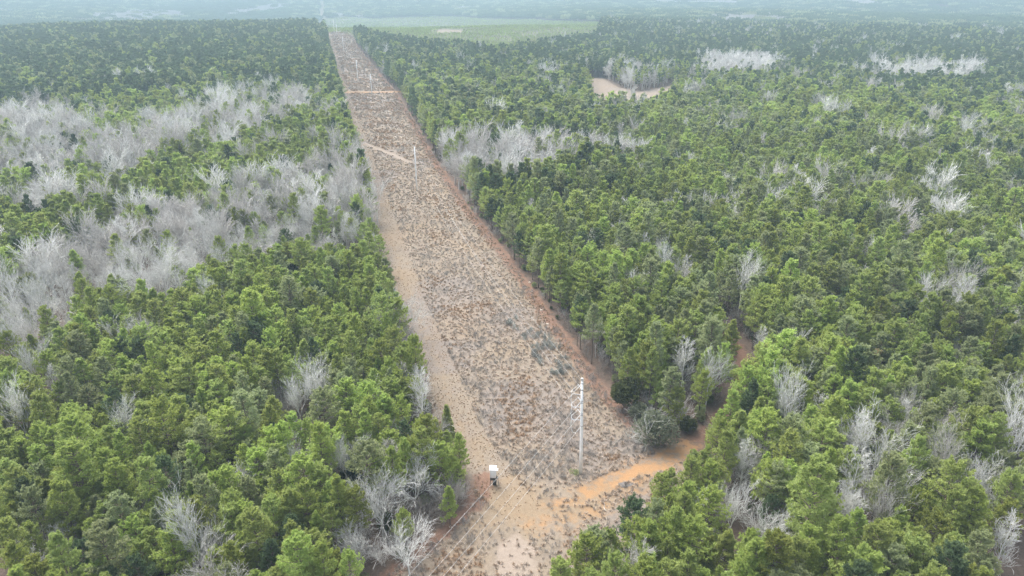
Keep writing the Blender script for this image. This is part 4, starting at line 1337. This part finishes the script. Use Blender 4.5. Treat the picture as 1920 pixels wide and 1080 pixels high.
# ------------------------------------------------------------------ stray logs, stakes, puddle by the track
for i, (px_, py_, L, ang, lab) in enumerate([(1160, 826, 7.0, .95, 'long pale fallen branch lying on dry grass right of the nearest pole'),
                                  (1133, 1000 - 50, 3.0, 1.6, 'short pale stick lying at the strip edge near the bottom')]):
    a, b_ = unp(px_, py_); z = float(terrain(a, b_)) + .12
    d = np.array([math.cos(ang), math.sin(ang), 0]) * L / 2
    q = [np.array([a, b_, z]) + d * t + np.array([math.sin(t * 4) * .12, 0, .06 * abs(t)]) for t in np.linspace(-1, 1, 9)]
    o = tube_obj("fallen_branch", q, .09, 'log', None, 6, .03); tag(o, lab, 'branch')
for i, (px_, py_, lab) in enumerate([(996, 547, 'pale rock on the red straw verge, farthest up the strip'), (993, 530, 'small pale rock above the farthest verge rock'), (1015, 582, 'pale rock on the right verge, second from the top'),
                                     (1026, 608, 'pale rock on the right verge above the grey shrubs'), (1202, 838, 'pale tan rock at the foot of the tangled bush')]):
    a, b_ = unp(px_, py_); q = random.Random(i)
    import bmesh
    bm = bmesh.new(); bmesh.ops.create_icosphere(bm, subdivisions=2, radius=.55)
    for v in bm.verts: v.co *= q.uniform(.8, 1.15); v.co.z *= .5
    me = bpy.data.meshes.new("rock"); bm.to_mesh(me); bm.free(); me.materials.append(M['grass_pale'])
    o = mobj("rock", me); o.location = (a, b_, float(terrain(a, b_)) + .08); o.rotation_euler = (0, 0, i); tag(o, lab, 'rock')
def puddle():
    a, b_ = unp(1172, 909); m, n, l, b = new_mat('muddy_water')
    b.inputs['Base Color'].default_value = (.16, .14, .12, 1); b.inputs['Roughness'].default_value = .12
    k = 22; V = [(math.cos(t) * 1.5 * (1 + .25 * math.sin(3 * t + 1)), math.sin(t) * .9 * (1 + .2 * math.sin(2 * t)), 0) for t in np.linspace(0, 2 * PI, k, endpoint=False)] + [(0, 0, 0)]
    T = np.array([[k, i, (i + 1) % k] for i in range(k)])
    o = mobj("water", np_mesh("water", np.array(V), [T], [m])); o.location = (a, b_, float(terrain(a, b_)) + .05); tag(o, kind='structure')
puddle()

# labels shared by look-alikes nobody can tell apart keep one group; number nothing
n_dup = sum(len(v) for v in used_labels.values() if len(v) > 1)
print("labels", len(used_labels), "shared", n_dup)

# ------------------------------------------------------------------ haze
def haze():
    V = np.array([[i, j, k] for i in (-42000, 42000) for j in (-42000, 42000) for k in (-60.0, 112.0)], float)
    F = np.array([[0, 1, 3, 2], [4, 6, 7, 5], [0, 4, 5, 1], [2, 3, 7, 6], [0, 2, 6, 4], [1, 5, 7, 3]])
    m = bpy.data.materials.new("haze_air"); m.use_nodes = True; nt = m.node_tree
    nt.nodes.remove(nt.nodes["Principled BSDF"])
    pv = nt.nodes.new("ShaderNodeVolumePrincipled")
    pv.inputs['Color'].default_value = (.47, .63, .735, 1); pv.inputs['Density'].default_value = HAZE
    pv.inputs['Anisotropy'].default_value = 0.0
    nt.links.new(pv.outputs[0], nt.nodes["Material Output"].inputs['Volume'])
    o = mobj("haze", np_mesh("haze", V, [F], [m])); tag(o, kind='stuff')
HAZE = 2.8e-4
haze()
